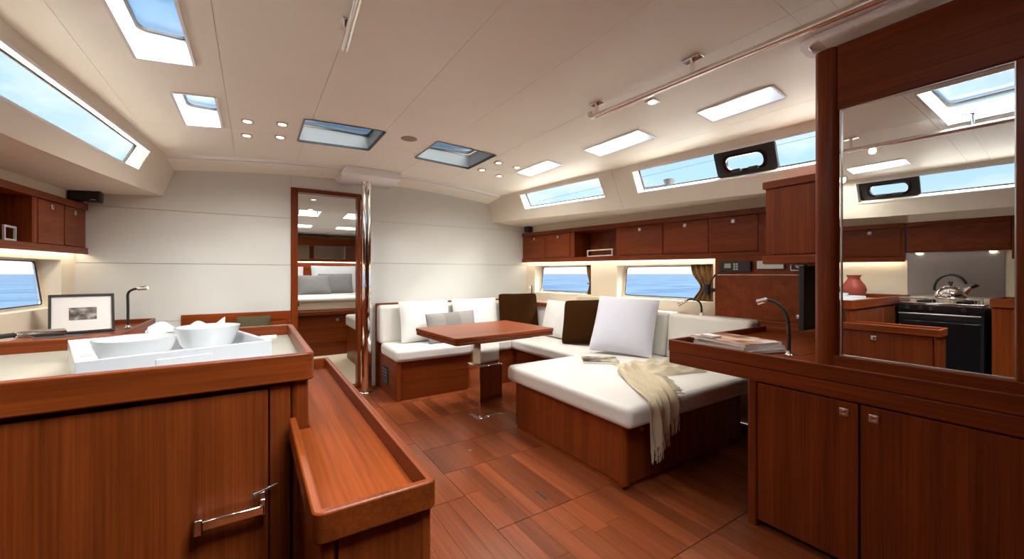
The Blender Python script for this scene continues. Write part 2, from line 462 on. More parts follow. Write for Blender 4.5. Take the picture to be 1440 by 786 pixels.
ceil = struct('ceiling', MB().holes(allx, yb + [4.28, YF + 0.05], HOLES, ceil_fn(0.007)), 'joint')
def ceiling_panel(xa, xb, ya, ybb, g=0.0009):
    xa += g; xb -= g; ya += g; ybb -= g
    us = sorted(set([xa, xb] + [q for q in allx if xa < q < xb])); vs = sorted(set([ya, ybb] + [q for q in yb if ya < q < ybb]))
    mb = MB().holes(us, vs, HOLES, ceil_fn(0.0))
    # short upstand round the panel so that it has an edge
    for us_, vs_ in ((us, [ya]), (us, [ybb]), ([xa], vs), ([xb], vs)):
        L = [(u, v) for u in us_ for v in vs_]
        for a, b in zip(L, L[1:]):
            mid = ((a[0] + b[0]) / 2, (a[1] + b[1]) / 2)
            if any(h[0] < mid[0] < h[1] and h[2] < mid[1] < h[3] for h in HOLES): continue
            mb.add([ceil_fn(0)(*a), ceil_fn(0)(*b), ceil_fn(0.006)(*b), ceil_fn(0.006)(*a)], [(0, 1, 2, 3)])
    obj('ceiling_panel', mb, 'headliner', ceil, weld=True)
inner = SEAMS[1:-1]
xs_f = [XC - 1.95] + inner[:-1] + [XC + 1.95]
for ya, ybb in ((YA, -1.2), (-1.2, 0.60), (0.60, 0.72)):
    for a, b in zip([XC - 1.95] + SEAMS[0:1] + inner + SEAMS[-1:], SEAMS[0:1] + inner + SEAMS[-1:] + [XC + 1.95]): ceiling_panel(a, b, ya, ybb)
LX = [SEAMS[0]] + inner[:-1] + [SEAMS[-1]]
for a, b in zip(LX, LX[1:]): ceiling_panel(a, b, 0.72, 3.31)
ceiling_panel(XC - 1.95, SEAMS[0], 0.72, 3.31); ceiling_panel(SEAMS[-1], XC + 1.95, 0.72, 3.31)
for a, b in zip(xs_f, xs_f[1:]): ceiling_panel(a, b, 3.31, YC)
# cove: white lip, then the lower band that runs down to the bulkhead
tr1 = MB()
for a, b in zip([XC + k * 0.15 for k in range(-11, 11)], [XC + k * 0.15 for k in range(-10, 12)]):
    f = lambda x: max(XC - interp(HT, YC), min(XC + interp(HT, YC), x))
    a, b = f(a), f(b)
    if b - a < 1e-4: continue
    tr1.hexa([(a, YC, cz(a) - 0.022), (b, YC, cz(b) - 0.022), (b, YC + 0.03, cz(b) - 0.022), (a, YC + 0.03, cz(a) - 0.022),
              (a, YC - 0.012, cz(a) + 0.006), (b, YC - 0.012, cz(b) + 0.006), (b, YC + 0.03, cz(b) + 0.006), (a, YC + 0.03, cz(a) + 0.006)])
struct('trim_1', tr1, 'gelcoat', weld=True)
def band(u, v):
    x = XC + (2 * u - 1) * (interp(HT, YC) * (1 - v) + interp(HT, YF) * v + 0.05)
    return (x, YC + 0.02 + v * (YF - YC), cz(x) - 0.02 - v * 0.05)
obj('front_band', MB().grid(20, 2, band), 'headliner', ceil)

# ------------------------------------------------------------------ hatches and deck lights in the ceiling
def coaming(parent, h, depth, m='gelcoat', flare=0.0, pane='smoked_glass'):
    mb = MB(); x0, x1, y0, y1 = h
    rim = 0.012; r = 0.045
    P = rrect(x0, x1, y0, y1, 0.004); Q = rrect(x0 + flare, x1 - flare, y0 + flare, y1 - flare, r)
    n = len(P)
    lo = [(p[0], p[1], cz(p[0]) - 0.004) for p in P]; hi = [(p[0], p[1], cz(p[0]) + depth) for p in Q]
    mb.add(lo + hi, [(i, (i + 1) % n, n + (i + 1) % n, n + i) for i in range(n)])
    obj('coaming', mb, m, parent, smooth=True)
    # thin rim against the headliner
    O = rrect(x0 - rim, x1 + rim, y0 - rim, y1 + rim, 0.02)
    O = [(p[0], p[1], cz(p[0]) - 0.006) for p in O]
    obj('rim', MB().ring(O, lo, (0, 0, 0.004)), m, parent)
    G = rrect(x0 + flare - 0.02, x1 - flare + 0.02, y0 + flare - 0.02, y1 - flare + 0.02, r)
    I = rrect(x0 + flare + 0.008, x1 - flare - 0.008, y0 + flare + 0.008, y1 - flare - 0.008, r * 0.9)
    z = lambda L, d: [(p[0], p[1], cz((x0 + x1) / 2) + d) for p in L]
    obj('gasket', MB().ring(z(G, depth - 0.002), z(I, depth - 0.002), (0, 0, 0.012)), 'black_rubber', parent)
    obj('pane', MB().prism(z(G, depth + 0.012), (0, 0, 0.006)), pane, parent)
def hatch(h, depth, label, latch=True, rails=True):
    x0, x1, y0, y1 = h
    t_ = thing('deck_hatch', label, 'hatch', ((x0 + x1) / 2, (y0 + y1) / 2, cz((x0 + x1) / 2)))
    coaming(t_, h, depth, 'hatch_lining' if rails else 'gelcoat', 0.0, 'tinted_glass' if rails else 'smoked_glass')
    if rails:
        for (a, b, c, d) in ((x0, x1, y1 - 0.012, y1), (x1 - 0.012, x1, y0, y1 - 0.012)):
            zz = cz((a + b) / 2)
            obj('blind_rail', MB().hexa([(a, c, cz(a) - 0.012), (b, c, cz(b) - 0.012), (b, d, cz(b) - 0.012), (a, d, cz(a) - 0.012),
                                         (a, c, cz(a) + 0.003), (b, c, cz(b) + 0.003), (b, d, cz(b) + 0.003), (a, d, cz(a) + 0.003)]), 'black', t_)
    if latch:
        lx = x1 - 0.16; z = cz(lx) + depth - 0.03
        hd = obj('handle', MB().tube([(lx - 0.05, y0 + 0.06, z - 0.01), (lx + 0.03, y0 + 0.06, z - 0.03), (lx + 0.07, y0 + 0.06, z - 0.02)], 0.009, 8), 'black', t_, smooth=True)
        obj('handle_base', MB().box(lx - 0.02, lx + 0.05, y0 + 0.035, y0 + 0.085, z, z + 0.028), 'black', hd, bevel=0.004)
        obj('stay_rod', MB().tube([(x0 + 0.03, y0 + 0.03, z - 0.005), (lx, y0 + 0.05, z + 0.01)], 0.006, 8), 'chrome', t_, smooth=True)
    return t_
hatch(HATCHES[0], 0.118, 'square ceiling hatch with blue sky strip, beside the port spotlights')
hatch(HATCHES[1], 0.118, 'square ceiling hatch beside the starboard spotlights and round grille')
hatch(HATCHES[2], 0.11, 'large white-lined ceiling hatch seen in the mirror', latch=False, rails=False)
def deck_light(h, label, group, depth=0.115):
    x0, x1, y0, y1 = h
    t_ = thing('deck_light', label, 'skylight', ((x0 + x1) / 2, (y0 + y1) / 2, cz((x0 + x1) / 2)), group)
    coaming(t_, h, depth, 'coaming_white', 0.004)
deck_light(LIGHTS_S[0], 'long narrow white deck light in the ceiling, middle of three over the sofa windows', 'starboard deck lights')
deck_light(LIGHTS_S[1], 'short narrow white deck light in the ceiling beside the starboard spotlights', 'starboard deck lights')
deck_light(LIGHTS_S[2], 'narrow deck light with blue sky showing, beside the steel ceiling handrail', 'starboard deck lights')
deck_light(LIGHTS_P[0], 'largest white deck light with blue sky and dark rounded gasket over the galley', 'port deck lights')
deck_light(LIGHTS_P[1], 'white deck light in the ceiling beside the port spotlights', 'port deck lights')
deck_light(LIGHTS_P[2], 'narrow deck light above the stove seen in the mirror', 'port deck lights')

# ------------------------------------------------------------------ coachroof sides with windows
WIN_S = [(2.645, 3.775, 0.36, 0.86), (0.10, 2.29, 0.34, 0.83)]
WIN_P = [(1.95, 3.85, 0.36, 0.82), (0.10, 1.44, 0.40, 0.88)]
def coach(name, sg, wins):
    us = sorted(set([YA, -1.2, 0, 0.7, 1.3, 2.0, 2.4, 2.8, 3.2, 3.6, 4.0, YF] + [w[k] for w in wins for k in (0, 1)]))
    vs = sorted(set([0, 0.5, 1.0] + [w[k] for w in wins for k in (2, 3)]))
    return obj(name, MB().holes(us, vs, wins, lambda u, v: side(u, v, sg)), 'lining', None, local=(0, 0, 0))
def underside(u, v, sg):
    y = YA + (YF - YA) * u; hb = interp(HB, y); zb = interp(ZB, y)
    x = XC + sg * hb + (wx(y, sg) - XC - sg * hb) * v
    return (x, y, zb + (ctop(y) + 0.085 - zb) * v)
for sg, nm in ((-1, 'port'), (1, 'starboard')):
    w = struct('wall_' + nm)
    wins = WIN_P if sg < 0 else WIN_S
    c_ = coach('coachroof_side', sg, wins); c_.parent = w
    c_['label'] = 'cream coachroof side panel'
    obj('side_deck_lining', MB().grid(17, 2, lambda u, v: underside(u, v, sg)), 'lining', w)
    # wall above the lockers
    obj('upper_wall', MB().add([(wx(YA, sg), YA, ctop(YA) - 0.02), (wx(YF, sg), YF, ctop(YF) - 0.02), (wx(YF, sg), YF, ctop(YF) + 0.12), (wx(YA, sg), YA, ctop(YA) + 0.12)], [(0, 1, 2, 3)]), 'hull_lining', w)
    globals()['wall_' + nm] = w
    ye = 1.205 if sg < 0 else 1.14
    obj('aft_upper_wall', MB().add([(wx(YA, sg), YA, 1.28), (wx(ye, sg), ye, 1.28), (wx(ye, sg), ye, ctop(ye) + 0.1), (wx(YA, sg), YA, ctop(YA) + 0.1)], [(0, 1, 2, 3)]), 'hull_lining', w)
    # upright joints of the coachroof lining
    for y in ((2.49,) if sg > 0 else (1.62,)):
        P = [side(y - 0.0015, 0, sg, -0.0008), side(y + 0.0015, 0, sg, -0.0008), side(y + 0.0015, 1, sg, -0.0008), side(y - 0.0015, 1, sg, -0.0008)]
        obj('panel_joint', MB().add(P, [(0, 1, 2, 3)]), 'joint', w)

wn = [0]
def coach_window(sg, win, label, ports=(), splits=()):
    wn[0] += 1
    y0, y1, v0, v1 = win
    w = struct('window_%d' % wn[0], loc=side((y0 + y1) / 2, v0, sg)); w['label'] = label; w['category'] = 'window'
    D = 0.075
    # reveal
    P = [(y0, v0), (y1, v0), (y1, v1), (y0, v1)]; mb = MB()
    seg = []
    for a, b in zip(P, P[1:] + P[:1]):
        for k in range(8): seg.append((a[0] + (b[0] - a[0]) * k / 8, a[1] + (b[1] - a[1]) * k / 8))
    n = len(seg)
    mb.add([side(*p, sg) for p in seg] + [side(*p, sg, D) for p in seg], [(i, (i + 1) % n, n + (i + 1) % n, n + i) for i in range(n)])
    obj('reveal', mb, 'lining', w)
    ir = 0.018
    rim = lambda q, off: [side(*p, sg, off) for p in rr_seg(y0 - q, y1 + q, v0 - q * 2.6, v1 + q * 2.6)]
    obj('trim', MB().ring(rim(0.012, -0.003), rim(0.0, -0.003), (0, 0, 0.002)), 'gelcoat', w, smooth=False)
    obj('gasket', MB().ring(rim(0.03, D - 0.004), rim(-0.010, D - 0.004), (sg * 0.012, 0, 0.004)), 'black_rubber', w)
    obj('pane', MB().add(rim(0.03, D + 0.012), [tuple(range(len(rim(0, 0))))]) if False else pane_grid(y0 - 0.03, y1 + 0.03, v0 - 0.08, v1 + 0.08, sg, D + 0.01), 'glass', w)
    for (a, b) in ports:
        fr = MB(); va, vb = v0 + 0.005, v1 - 0.005; h = (vb - va) * 0.3
        f2 = lambda u, v: side(u, v, sg, D - 0.03)
        vs_ = lambda y, v: f2(y, v)
        out = rr2(a, b, va, vb, 0.02, 0.06, f2); inn = rr2(a + 0.075, b - 0.075, va + 0.11, vb - 0.13, 0.035, 0.11, f2)
        pf = obj('opening_port', fr.ring(out, inn, (sg * 0.022, 0, 0.008)), 'black', w, label='black-framed opening port')
        for q in (0.36, 0.64):
            c0 = Vector(side(a + (b - a) * q, va + 0.10, sg, D - 0.045))
            obj('latch', MB().box(c0.x - 0.012, c0.x + 0.012, c0.y - 0.032, c0.y + 0.032, c0.z - 0.010, c0.z + 0.012), 'black_rubber', pf, bevel=0.004)
        obj('inner_rim', MB().ring(rr2(a + 0.055, b - 0.055, va + 0.08, vb - 0.09, 0.04, 0.12, lambda u, v: side(u, v, sg, D - 0.036)), rr2(a + 0.075, b - 0.075, va + 0.11, vb - 0.13, 0.035, 0.11, lambda u, v: side(u, v, sg, D - 0.036)), (sg * 0.01, 0, 0)), 'black_gloss', pf)
    return w
def rr_seg(y0, y1, v0, v1):
    out = []
    P = [(y0, v0), (y1, v0), (y1, v1), (y0, v1)]
    for a, b in zip(P, P[1:] + P[:1]):
        for k in range(8): out.append((a[0] + (b[0] - a[0]) * k / 8, a[1] + (b[1] - a[1]) * k / 8))
    return out
def rr2(y0, y1, v0, v1, ry, rv, fn, n=5):
    out = []
    for cy, cv, a0 in ((y1 - ry, v1 - rv, 0), (y0 + ry, v1 - rv, 90), (y0 + ry, v0 + rv, 180), (y1 - ry, v0 + rv, 270)):
        for k in range(n + 1):
            a = math.radians(a0 + 90 * k / n); out.append(fn(cy + ry * math.cos(a), cv + rv * math.sin(a)))
    return out
def pane_grid(y0, y1, v0, v1, sg, off): return MB().grid(10, 1, lambda u, v: side(y0 + (y1 - y0) * u, v0 + (v1 - v0) * v, sg, off))
coach_window(1, WIN_S[0], 'short slanting cabin-top window above the forward starboard lockers')
coach_window(1, WIN_S[1], 'long cabin-top window holding a black opening port, starboard side', ports=[(1.25, 1.64)])
coach_window(-1, WIN_P[0], 'long slanting cabin-top window showing sky and dark rope, port side')
coach_window(-1, WIN_P[1], 'cabin-top window with black opening port seen in the mirror', ports=[(1.02, 1.435)])

# ------------------------------------------------------------------ hull walls below the lockers, with sea windows
HW_S = [(3.277, 4.225, 0.962, 1.300), (1.931, 2.925, 0.955, 1.285)]
HW_P = [(3.05, 4.20, 0.962, 1.300), (1.95, 2.80, 0.955, 1.285)]
def hull_wall(sg, wins, parent):
    us = sorted(set([YA, 0, YF] + [w[k] for w in wins for k in (0, 1)])); vs = sorted(set([0, 1.45] + [w[k] for w in wins for k in (2, 3)]))
    obj('hull_side', MB().holes(us, vs, wins, lambda u, v: (wx(u, sg), u, v if v < 1.4 else cbot(u) + 0.006)), 'hull_lining', parent)
hull_wall(1, HW_S, wall_starboard); hull_wall(-1, HW_P, wall_port)
def hull_window(sg, h, label):
    wn[0] += 1
    y0, y1, z0, z1 = h
    w = struct('window_%d' % wn[0], loc=(wx((y0 + y1) / 2, sg), (y0 + y1) / 2, z0)); w['label'] = label; w['category'] = 'window'
    D0, D1 = 0.085, 0.125
    far = lambda y, z: (wx(y, sg, D0 + (D1 - D0) * (z - z0) / (z1 - z0)), y, z)
    near = lambda y, z: (wx(y, sg), y, z)
    n4 = [(y0, z0), (y1, z0), (y1, z1), (y0, z1)]
    inn = [(y0 + 0.0, z0 + 0.0), (y1 - 0.0, z0 + 0.0), (y1 - 0.0, z1 - 0.0), (y0 + 0.0, z1 - 0.0)]
    obj('recess', MB().add([near(*p) for p in n4] + [far(*p) for p in inn], [(i, (i + 1) % 4, 4 + (i + 1) % 4, 4 + i) for i in range(4)]), 'gelcoat' if False else 'hull_lining', w)
    g = (y0 + 0.03, y1 - 0.03, z0 + 0.022, z1 - 0.012)
    def R(q, r, off=0.0): return rr2(g[0] - q, g[1] + q, g[2] - q, g[3] + q, r, r, lambda y, z: (far(y, z)[0] - sg * off, y, z))
    outer = rr2(y0 - 0.004, y1 + 0.004, z0 - 0.004, z1 + 0.004, 0.002, 0.002, lambda y, z: (far(y, z)[0] - sg * 0.0, y, z))
    obj('surround', MB().ring(outer, R(0.006, 0.03), (sg * 0.01, 0, 0)), 'hull_lining', w)
    obj('frame', MB().ring(R(0.012, 0.035, 0.006), R(0.0, 0.025, 0.006), (sg * 0.012, 0, 0)), 'aluminium', w)
    obj('gasket', MB().ring(R(0.002, 0.026, 0.008), R(-0.005, 0.022, 0.008), (sg * 0.006, 0, 0)), 'black_rubber', w)
    obj('pane', MB().add(R(0.0, 0.025, -0.004), [tuple(range(24))]), 'glass', w)
hull_window(1, HW_S[0], 'small sea-view hull window in the corner behind the sofa')
hull_window(1, HW_S[1], 'large sea-view hull window beside the folded brown curtain')
hull_window(-1, HW_P[0], 'sea-view hull window beside the framed photograph')
hull_window(-1, HW_P[1], 'sea-view hull window on the port side above the side locker')

# ------------------------------------------------------------------ forward bulkhead and aft wall
wf = struct('wall_forward')
DO = (0.36, 0.91, 0.0, 2.005)                          # door opening
hw = wx(YF, 1) - XC
PROF = lambda q: [(XC - hw - 0.03, 1.70), (XC - hw - 0.03, 1.86), (XC - 1.63, 1.875), (XC - 1.53, 2.19), (0.36, 2.2), (0.36, 1.70)]
for y in (YF + 0.004, YF + 0.04):
    core = MB().holes([XC - hw - 0.03, 0.36, 0.91, XC + hw + 0.03], [0, 1.70], [DO], lambda u, v: (u, y, v))
    core.add([(x, y, z) for x, z in PROF(0)], [tuple(range(6))])
    core.add([(2 * XC - x if x != 0.36 else 0.91, y, z) for x, z in PROF(0)], [tuple(range(6))[::-1]])
    core.add([(0.36, y, 2.0), (0.91, y, 2.0), (0.91, y, 2.2), (0.36, y, 2.2)], [(0, 1, 2, 3)])
    obj('bulkhead_core', core, 'joint', wf)
def bpanel(x0, x1, z0, z1):
    g = 0.0014
    obj('wall_panel', MB().box(x0 + g, x1 - g, YF - 0.004, YF + 0.006, z0 + g, z1 - g), 'bulkhead', wf, bevel=0.002, seg=1)
xl, xr = wx(YF, -1) - 0.02, wx(YF, 1) + 0.02
for z0, z1 in ((0.0, 0.80), (0.80, 1.285), (1.285, 1.735)): bpanel(xl, 0.30, z0, z1)
for z0, z1 in ((0.0, 0.80), (0.80, 1.315), (1.315, 1.765)): bpanel(0.965, xr, z0, z1)
for sg, xe, zz in ((-1, 0.2986, 1.7364), (1, 0.9664, 1.7664)):
    P = [(XC + sg * (hw + 0.02), zz), (XC + sg * (hw + 0.02), 1.862), (XC + sg * 1.62, 1.872), (XC + sg * 1.52, 2.18), (xe, 2.19), (xe, zz)]
    obj('wall_panel', MB().prism([(x, YF - 0.004, z) for x, z in P], (0, 0.01, 0)), 'bulkhead', wf)
bpanel(0.30, 0.965, 2.035, 2.20)
dr = struct('door_1', loc=(0.63, YF, 0)); dr['label'] = 'mahogany door frame opening to the forward cabin'
for a, b in ((0.30, 0.36), (0.91, 0.965)): obj('jamb', MB().box(a, b, YF - 0.018, YF + 0.09, 0, 2.035), 'wood_z', dr, bevel=0.004)
obj('lintel', MB().box(0.36, 0.91, YF - 0.018, YF + 0.09, 1.995, 2.035), 'wood_x', dr, bevel=0.004)
for z in (1.78, 0.88): obj('hinge', MB().box(0.352, 0.372, YF + 0.0, YF + 0.05, z, z + 0.06), 'chrome', dr, bevel=0.002)
obj('sill', MB().box(0.36, 0.91, YF - 0.018, YF + 0.09, 0, 0.03), 'wood_x', dr, bevel=0.003)
wa = struct('wall_aft')
obj('aft_panel', MB().add([(XC - 2.9, YA, 0), (XC + 2.9, YA, 0), (XC + 2.9, YA, 2.3), (XC - 2.9, YA, 2.3)], [(0, 1, 2, 3)]), 'wood_z', wa)

# wooden panel low on the bulkhead, left of the door
wp = struct('baseboard_forward', MB().box(-0.52, 0.298, YF - 0.03, YF - 0.006, 0.02, 0.848), 'wood_x', bevel=0.004)
obj('moulding', MB().ring(rrect(-0.50, 0.28, 0.05, 0.80, 0.004, fn=lambda x, z: (x, YF - 0.030, z)), rrect(-0.47, 0.25, 0.08, 0.77, 0.004, fn=lambda x, z: (x, YF - 0.030, z)), (0, -0.006, 0)), 'wood_x', wp)

# ------------------------------------------------------------------ mast post and its collar
po = thing('mast_post', 'polished chrome mast compression post beside the cabin doorway', 'post', (0.957, 4.20, 0))
obj('tube', MB().lathe([(0.052, 0.0), (0.052, 2.1245)], (0.957, 4.20, 0), 40), 'chrome', po, smooth=True)
obj('foot_ring', MB().lathe([(0.066, 0), (0.066, 0.008), (0.053, 0.014)], (0.957, 4.20, 0), 40), 'chrome', po, smooth=True)
cl = MB()
a = [(0.69, 4.06), (1.24, 4.06), (1.28, 4.38), (0.66, 4.38)]; b = [(0.74, 4.02), (1.24, 4.02), (1.28, 4.38), (0.66, 4.38)]
cl.hexa([(0.72, 4.08, 2.125), (1.235, 4.08, 2.125), (1.235, 4.39, 2.125), (0.72, 4.39, 2.125), (0.69, 4.03, 2.16), (1.265, 4.03, 2.16), (1.265, 4.39, 2.16), (0.69, 4.39, 2.16)])
cl.hexa([(0.69, 4.03, 2.16), (1.265, 4.03, 2.16), (1.265, 4.39, 2.16), (0.69, 4.39, 2.16), (0.735, 4.05, 2.235), (1.265, 4.05, 2.235), (1.265, 4.39, 2.235), (0.735, 4.39, 2.235)])
tag(obj('mast_collar', cl, 'gelcoat', bevel=0.004), 'white moulded collar on the ceiling at the top of the chrome post', 'collar')

# ------------------------------------------------------------------ helper: latch, cabinet boxes
def latch_x(x, y, z, sg, parent, s=0.017, m='brushed'):
    """small square push latch on a face looking along -sg X"""
    l = obj('latch', MB().box(min(x, x - sg * 0.006), max(x, x - sg * 0.006), y - s, y + s, z - s, z + s), m, parent, bevel=0.003)
    mb = MB().lathe([(s * 0.55, 0), (s * 0.5, 0.003), (0.0, 0.004)], n=14)
    mb.xf(Matrix.Translation((x - sg * 0.006, y, z)) @ Matrix.Rotation(-sg * math.pi / 2, 4, 'Y'))
    obj('button', mb, 'chrome', l)

# ------------------------------------------------------------------ overhead lockers
def overhead(sg, ya, yb_, doors, opens, label, cat='cabinet', wm='wood_y'):
    t_ = thing('overhead_locker', label, cat, (cabx((ya + yb_) / 2, sg), (ya + yb_) / 2, cbot((ya + yb_) / 2)))
    D = 0.27
    def bar(y0, y1, o0, o1, zf0, zf1, name, m, bevel=0.003, parent=t_):
        q = [(cabx(y0, sg, o0), y0), (cabx(y1, sg, o0), y1), (cabx(y1, sg, o1), y1), (cabx(y0, sg, o1), y0)]
        zs = [y0, y1, y1, y0]
        return obj(name, MB().hexa([(x, y, zf0(yy)) for (x, y), yy in zip(q, zs)] + [(x, y, zf1(yy)) for (x, y), yy in zip(q, zs)]), m, parent, bevel=bevel)
    bar(ya, yb_, -0.012, D, lambda y: ctop(y) - 0.045, lambda y: ctop(y), 'top_rail', wm)
    bar(ya, yb_, -0.012, D, lambda y: cbot(y), lambda y: cbot(y) + 0.035, 'bottom_rail', wm)
    bar(ya, yb_, D - 0.012, D, lambda y: cbot(y) + 0.03, lambda y: ctop(y) - 0.04, 'back_panel', 'dark_wood_x')
    allc = sorted(set([ya, yb_] + [d[k] for d in doors + opens for k in (0, 1)]))
    for y in allc:
        bar(max(ya, y - 0.012), min(yb_, y + 0.012), 0.004, D - 0.01, lambda y: cbot(y) + 0.03, lambda y: ctop(y) - 0.04, 'divider', 'wood_z', 0)
    for (a, b) in [d[:2] for d in doors]:
        d = bar(a + 0.003, b - 0.003, -0.002, 0.016, lambda y: cbot(y) + 0.039, lambda y: ctop(y) - 0.049, 'door', wm)
        m_ = (a + b) / 2
        latch_x(cabx(m_, sg, -0.002), m_, ctop(m_) - 0.085, sg, d, 0.016)
    # cover behind the gaps between doors
    for (a, b) in fixed(allc, doors, opens):
        bar(a, b, 0.002, 0.016, lambda y: cbot(y) + 0.036, lambda y: ctop(y) - 0.046, 'stile', 'wood_z')
    bar(ya, yb_, -0.012, 0.004, lambda y: cbot(y) - 0.014, lambda y: cbot(y) + 0.002, 'light_lip', wm, 0.002)
    obj('led_strip', MB().hexa([(cabx(y, sg, o), y, cbot(y) - h) for h in (0.006, 0.001) for y, o in ((ya + 0.02, 0.02), (yb_ - 0.02, 0.02), (yb_ - 0.02, 0.035), (ya + 0.02, 0.035))]), 'led_strip', t_)
    return t_
def fixed(allc, doors, opens):
    used = [(d[0], d[1]) for d in doors + opens]
    return [(a, b) for a, b in zip(allc, allc[1:]) if (a, b) not in used]
overhead(1, 1.15, 4.395, [(3.96, 4.36), (3.54, 3.93), (2.36, 2.845), (1.935, 2.35), (1.555, 1.92)], [(2.875, 3.48)],
         'long mahogany overhead locker above the sofa windows, with one open shelf')
lo_p = overhead(-1, 1.215, 4.395, [(4.08, 4.36), (3.76, 4.07), (1.24, 1.72), (1.75, 2.25)], [(3.05, 3.72)],
         'mahogany overhead locker above the framed photograph, port side')
# hood section over the stove
hd = thing('hood_locker', 'wooden hood locker with two lamps over the stove in the mirror', 'cabinet', (-1.37, 0.86, 1.40))
def hbar(name, y0, y1, o0, o1, z0, z1, m): return obj(name, MB().hexa([(cabx(y, -1, o), y, z) for z in (z0, z1) for y, o in ((y0, o0), (y1, o0), (y1, o1), (y0, o1))]), m, hd, bevel=0.003)
hbar('body', 0.56, 1.20, 0.0, 0.27, 1.41, 1.66, 'wood_y'); hbar('top_rail', 0.56, 1.20, -0.012, 0.27, 1.66, ctop(1), 'wood_y')
hbar('side_cheek', 0.50, 0.555, -0.012, 0.27, 1.33, ctop(1), 'wood_z')
hbar('visor', 0.62, 1.16, -0.004, 0.01, 1.435, 1.475, 'dark_wood_x')
for y in (0.66, 1.12):
    c0 = (cabx(y, -1, 0.012), y, 1.409)
    l = obj('lamp', MB().lathe([(0.03, 0), (0.03, -0.006), (0.024, -0.007)], c0, 16), 'chrome', hd)
    obj('lens', MB().lathe([(0.023, -0.0075), (0.018, -0.016), (0.008, -0.021), (0.0, -0.022)], c0, 16), 'lamp_lens', l)

# ------------------------------------------------------------------ downlights
def downlight(x, y, label, group, off=False):
    z = cz(x)
    t_ = thing('downlight', label, 'spotlight', (x, y, z), group)
    obj('trim_plate', MB().prism(rrect(x - 0.036, x + 0.036, y - 0.036, y + 0.036, 0.012, z - 0.006), (0, 0, 0.005)), 'brushed', t_, bevel=0.0015, seg=1)
    obj('lens', MB().lathe([(0.024, -0.0068), (0.02, -0.008), (0.0, -0.0085)], (x, y, z), 18), 'lamp_lens', t_)
    bn = 'downlight_bulb_offscreen' if off else 'downlight_bulb'
    ld = bpy.data.lights.new(bn, 'SPOT'); ld.energy = LAMP; ld.spot_size = math.radians(165); ld.spot_blend = 1.0
    ld.shadow_soft_size = 0.022; ld.color = (1.0, 0.95, 0.88)
    lo = bpy.data.objects.new(bn, ld); C.objects.link(lo); lo.parent = t_; lo.location = (0, 0, -0.032)
PL = [(-0.035, 3.12), (-0.043, 3.44), (0.161, 3.10), (0.163, 3.40)]
SL = [(1.847, 3.39), (1.852, 3.09), (2.045, 3.08), (2.07, 3.44)]
for x, y in PL: downlight(x, y, 'small lit ceiling spotlight in the cluster of four beside the port deck light', 'port spotlight cluster')
for x, y in SL: downlight(x, y, 'small lit ceiling spotlight in the cluster of four beside the starboard hatch', 'starboard spotlight cluster')
downlight(1.936, 1.50, 'single lit ceiling spotlight next to the steel handrail', None)
downlight(-0.03, 1.10, 'single lit ceiling spotlight over the galley counter', None, off=True)
downlight(-0.70, 1.50, 'single lit ceiling spotlight beside the coachroof side, seen in the mirror', None, off=True)
gr = obj('speaker_grille', MB().lathe([(0.0, -0.004), (0.055, -0.004), (0.062, 0.0)], (1.0, 3.0, cz(1.0)), 28), 'speaker_grille')
tag(gr, 'round beige loudspeaker grille in the ceiling between the hatches', 'speaker')

# ------------------------------------------------------------------ handrails on the ceiling
def handrail(p0, p1, posts, label, curl=True):
    p0, p1 = Vector(p0), Vector(p1); d = (p1 - p0).normalized()
    t_ = thing('ceiling_handrail', label, 'handrail', tuple((p0 + p1) / 2))
    path = [p0 - d * 0.035 + Vector((0, 0, 0.035)), p0 - d * 0.03 + Vector((0, 0, 0.016)), p0 - d * 0.012 + Vector((0, 0, 0.003)), p0 + d * 0.02, p1] if curl else [p0, p1]
    obj('rail', MB().tube(path, 0.016, 14), 'satin_steel', t_, smooth=True)
    for q in posts:
        c0 = p0 + d * q; zt = cz(c0.x) - c0.z
        ps = obj('bracket', MB().tube([c0, c0 + Vector((0, 0, zt - 0.002))], 0.011, 12), 'chrome', t_, smooth=True)
        obj('mount_plate', MB().box(c0.x - 0.022, c0.x + 0.022, c0.y - 0.045, c0.y + 0.045, cz(c0.x) - 0.008, cz(c0.x) - 0.001), 'chrome', ps, bevel=0.003)
handrail((1.706, 1.735, 2.137), (1.80, -0.75, 2.105), [0.02, 0.62, 1.22, 1.82, 2.3], 'long stainless ceiling handrail running towards the mirror')
handrail((0.316, 1.76, 2.13), (0.17, -0.75, 2.12), [0.03, 0.62, 1.22, 1.82, 2.35], 'short end of stainless ceiling handrail in front of the ceiling hatch', curl=False)

# ------------------------------------------------------------------ galley peninsula (port)
GX0, GX1, GY0, GY1 = -1.36, 0.135, 1.17, 1.88
g = thing('galley_counter', 'mahogany galley counter with raised fiddle rail and pale worktop', 'counter', (-0.6, 1.52, 0))
obj('fiddle', MB().ring(rrect(GX0, GX1, GY0, GY1, 0.022, 0.921), rrect(GX0 + 0.02, GX1 - 0.02, GY0 + 0.02, GY1 - 0.02, 0.004, 0.921), (0, 0, 0.072)), 'wood_x', g, bevel=0.005, seg=3)
obj('worktop', MB().box(GX0 + 0.015, GX1 - 0.015, GY0 + 0.015, GY1 - 0.015, 0.925, 0.953), 'counter', g)
bx0, bx1, by0, by1 = GX0 + 0.01, GX1 - 0.012, GY0 + 0.014, GY1 - 0.014
obj('body', MB().box(bx0, bx1 - 0.02, by0 + 0.02, by1, 0.02, 0.922), 'wood_z', g)
obj('toe_kick', MB().box(bx0 + 0.02, bx1 - 0.03, by0 + 0.03, by1 - 0.03, 0.0, 0.03), 'black', g)
obj('corner_post', MB().prism(rrect(bx1 - 0.042, bx1, by0, by0 + 0.045, 0.018, 0.0, n=6), (0, 0, 0.918)), 'wood_z', g, smooth=True)
obj('stile', MB().box(0.034, bx1 - 0.043, by0 + 0.002, by0 + 0.02, 0.02, 0.914), 'door_wood', g, bevel=0.002)
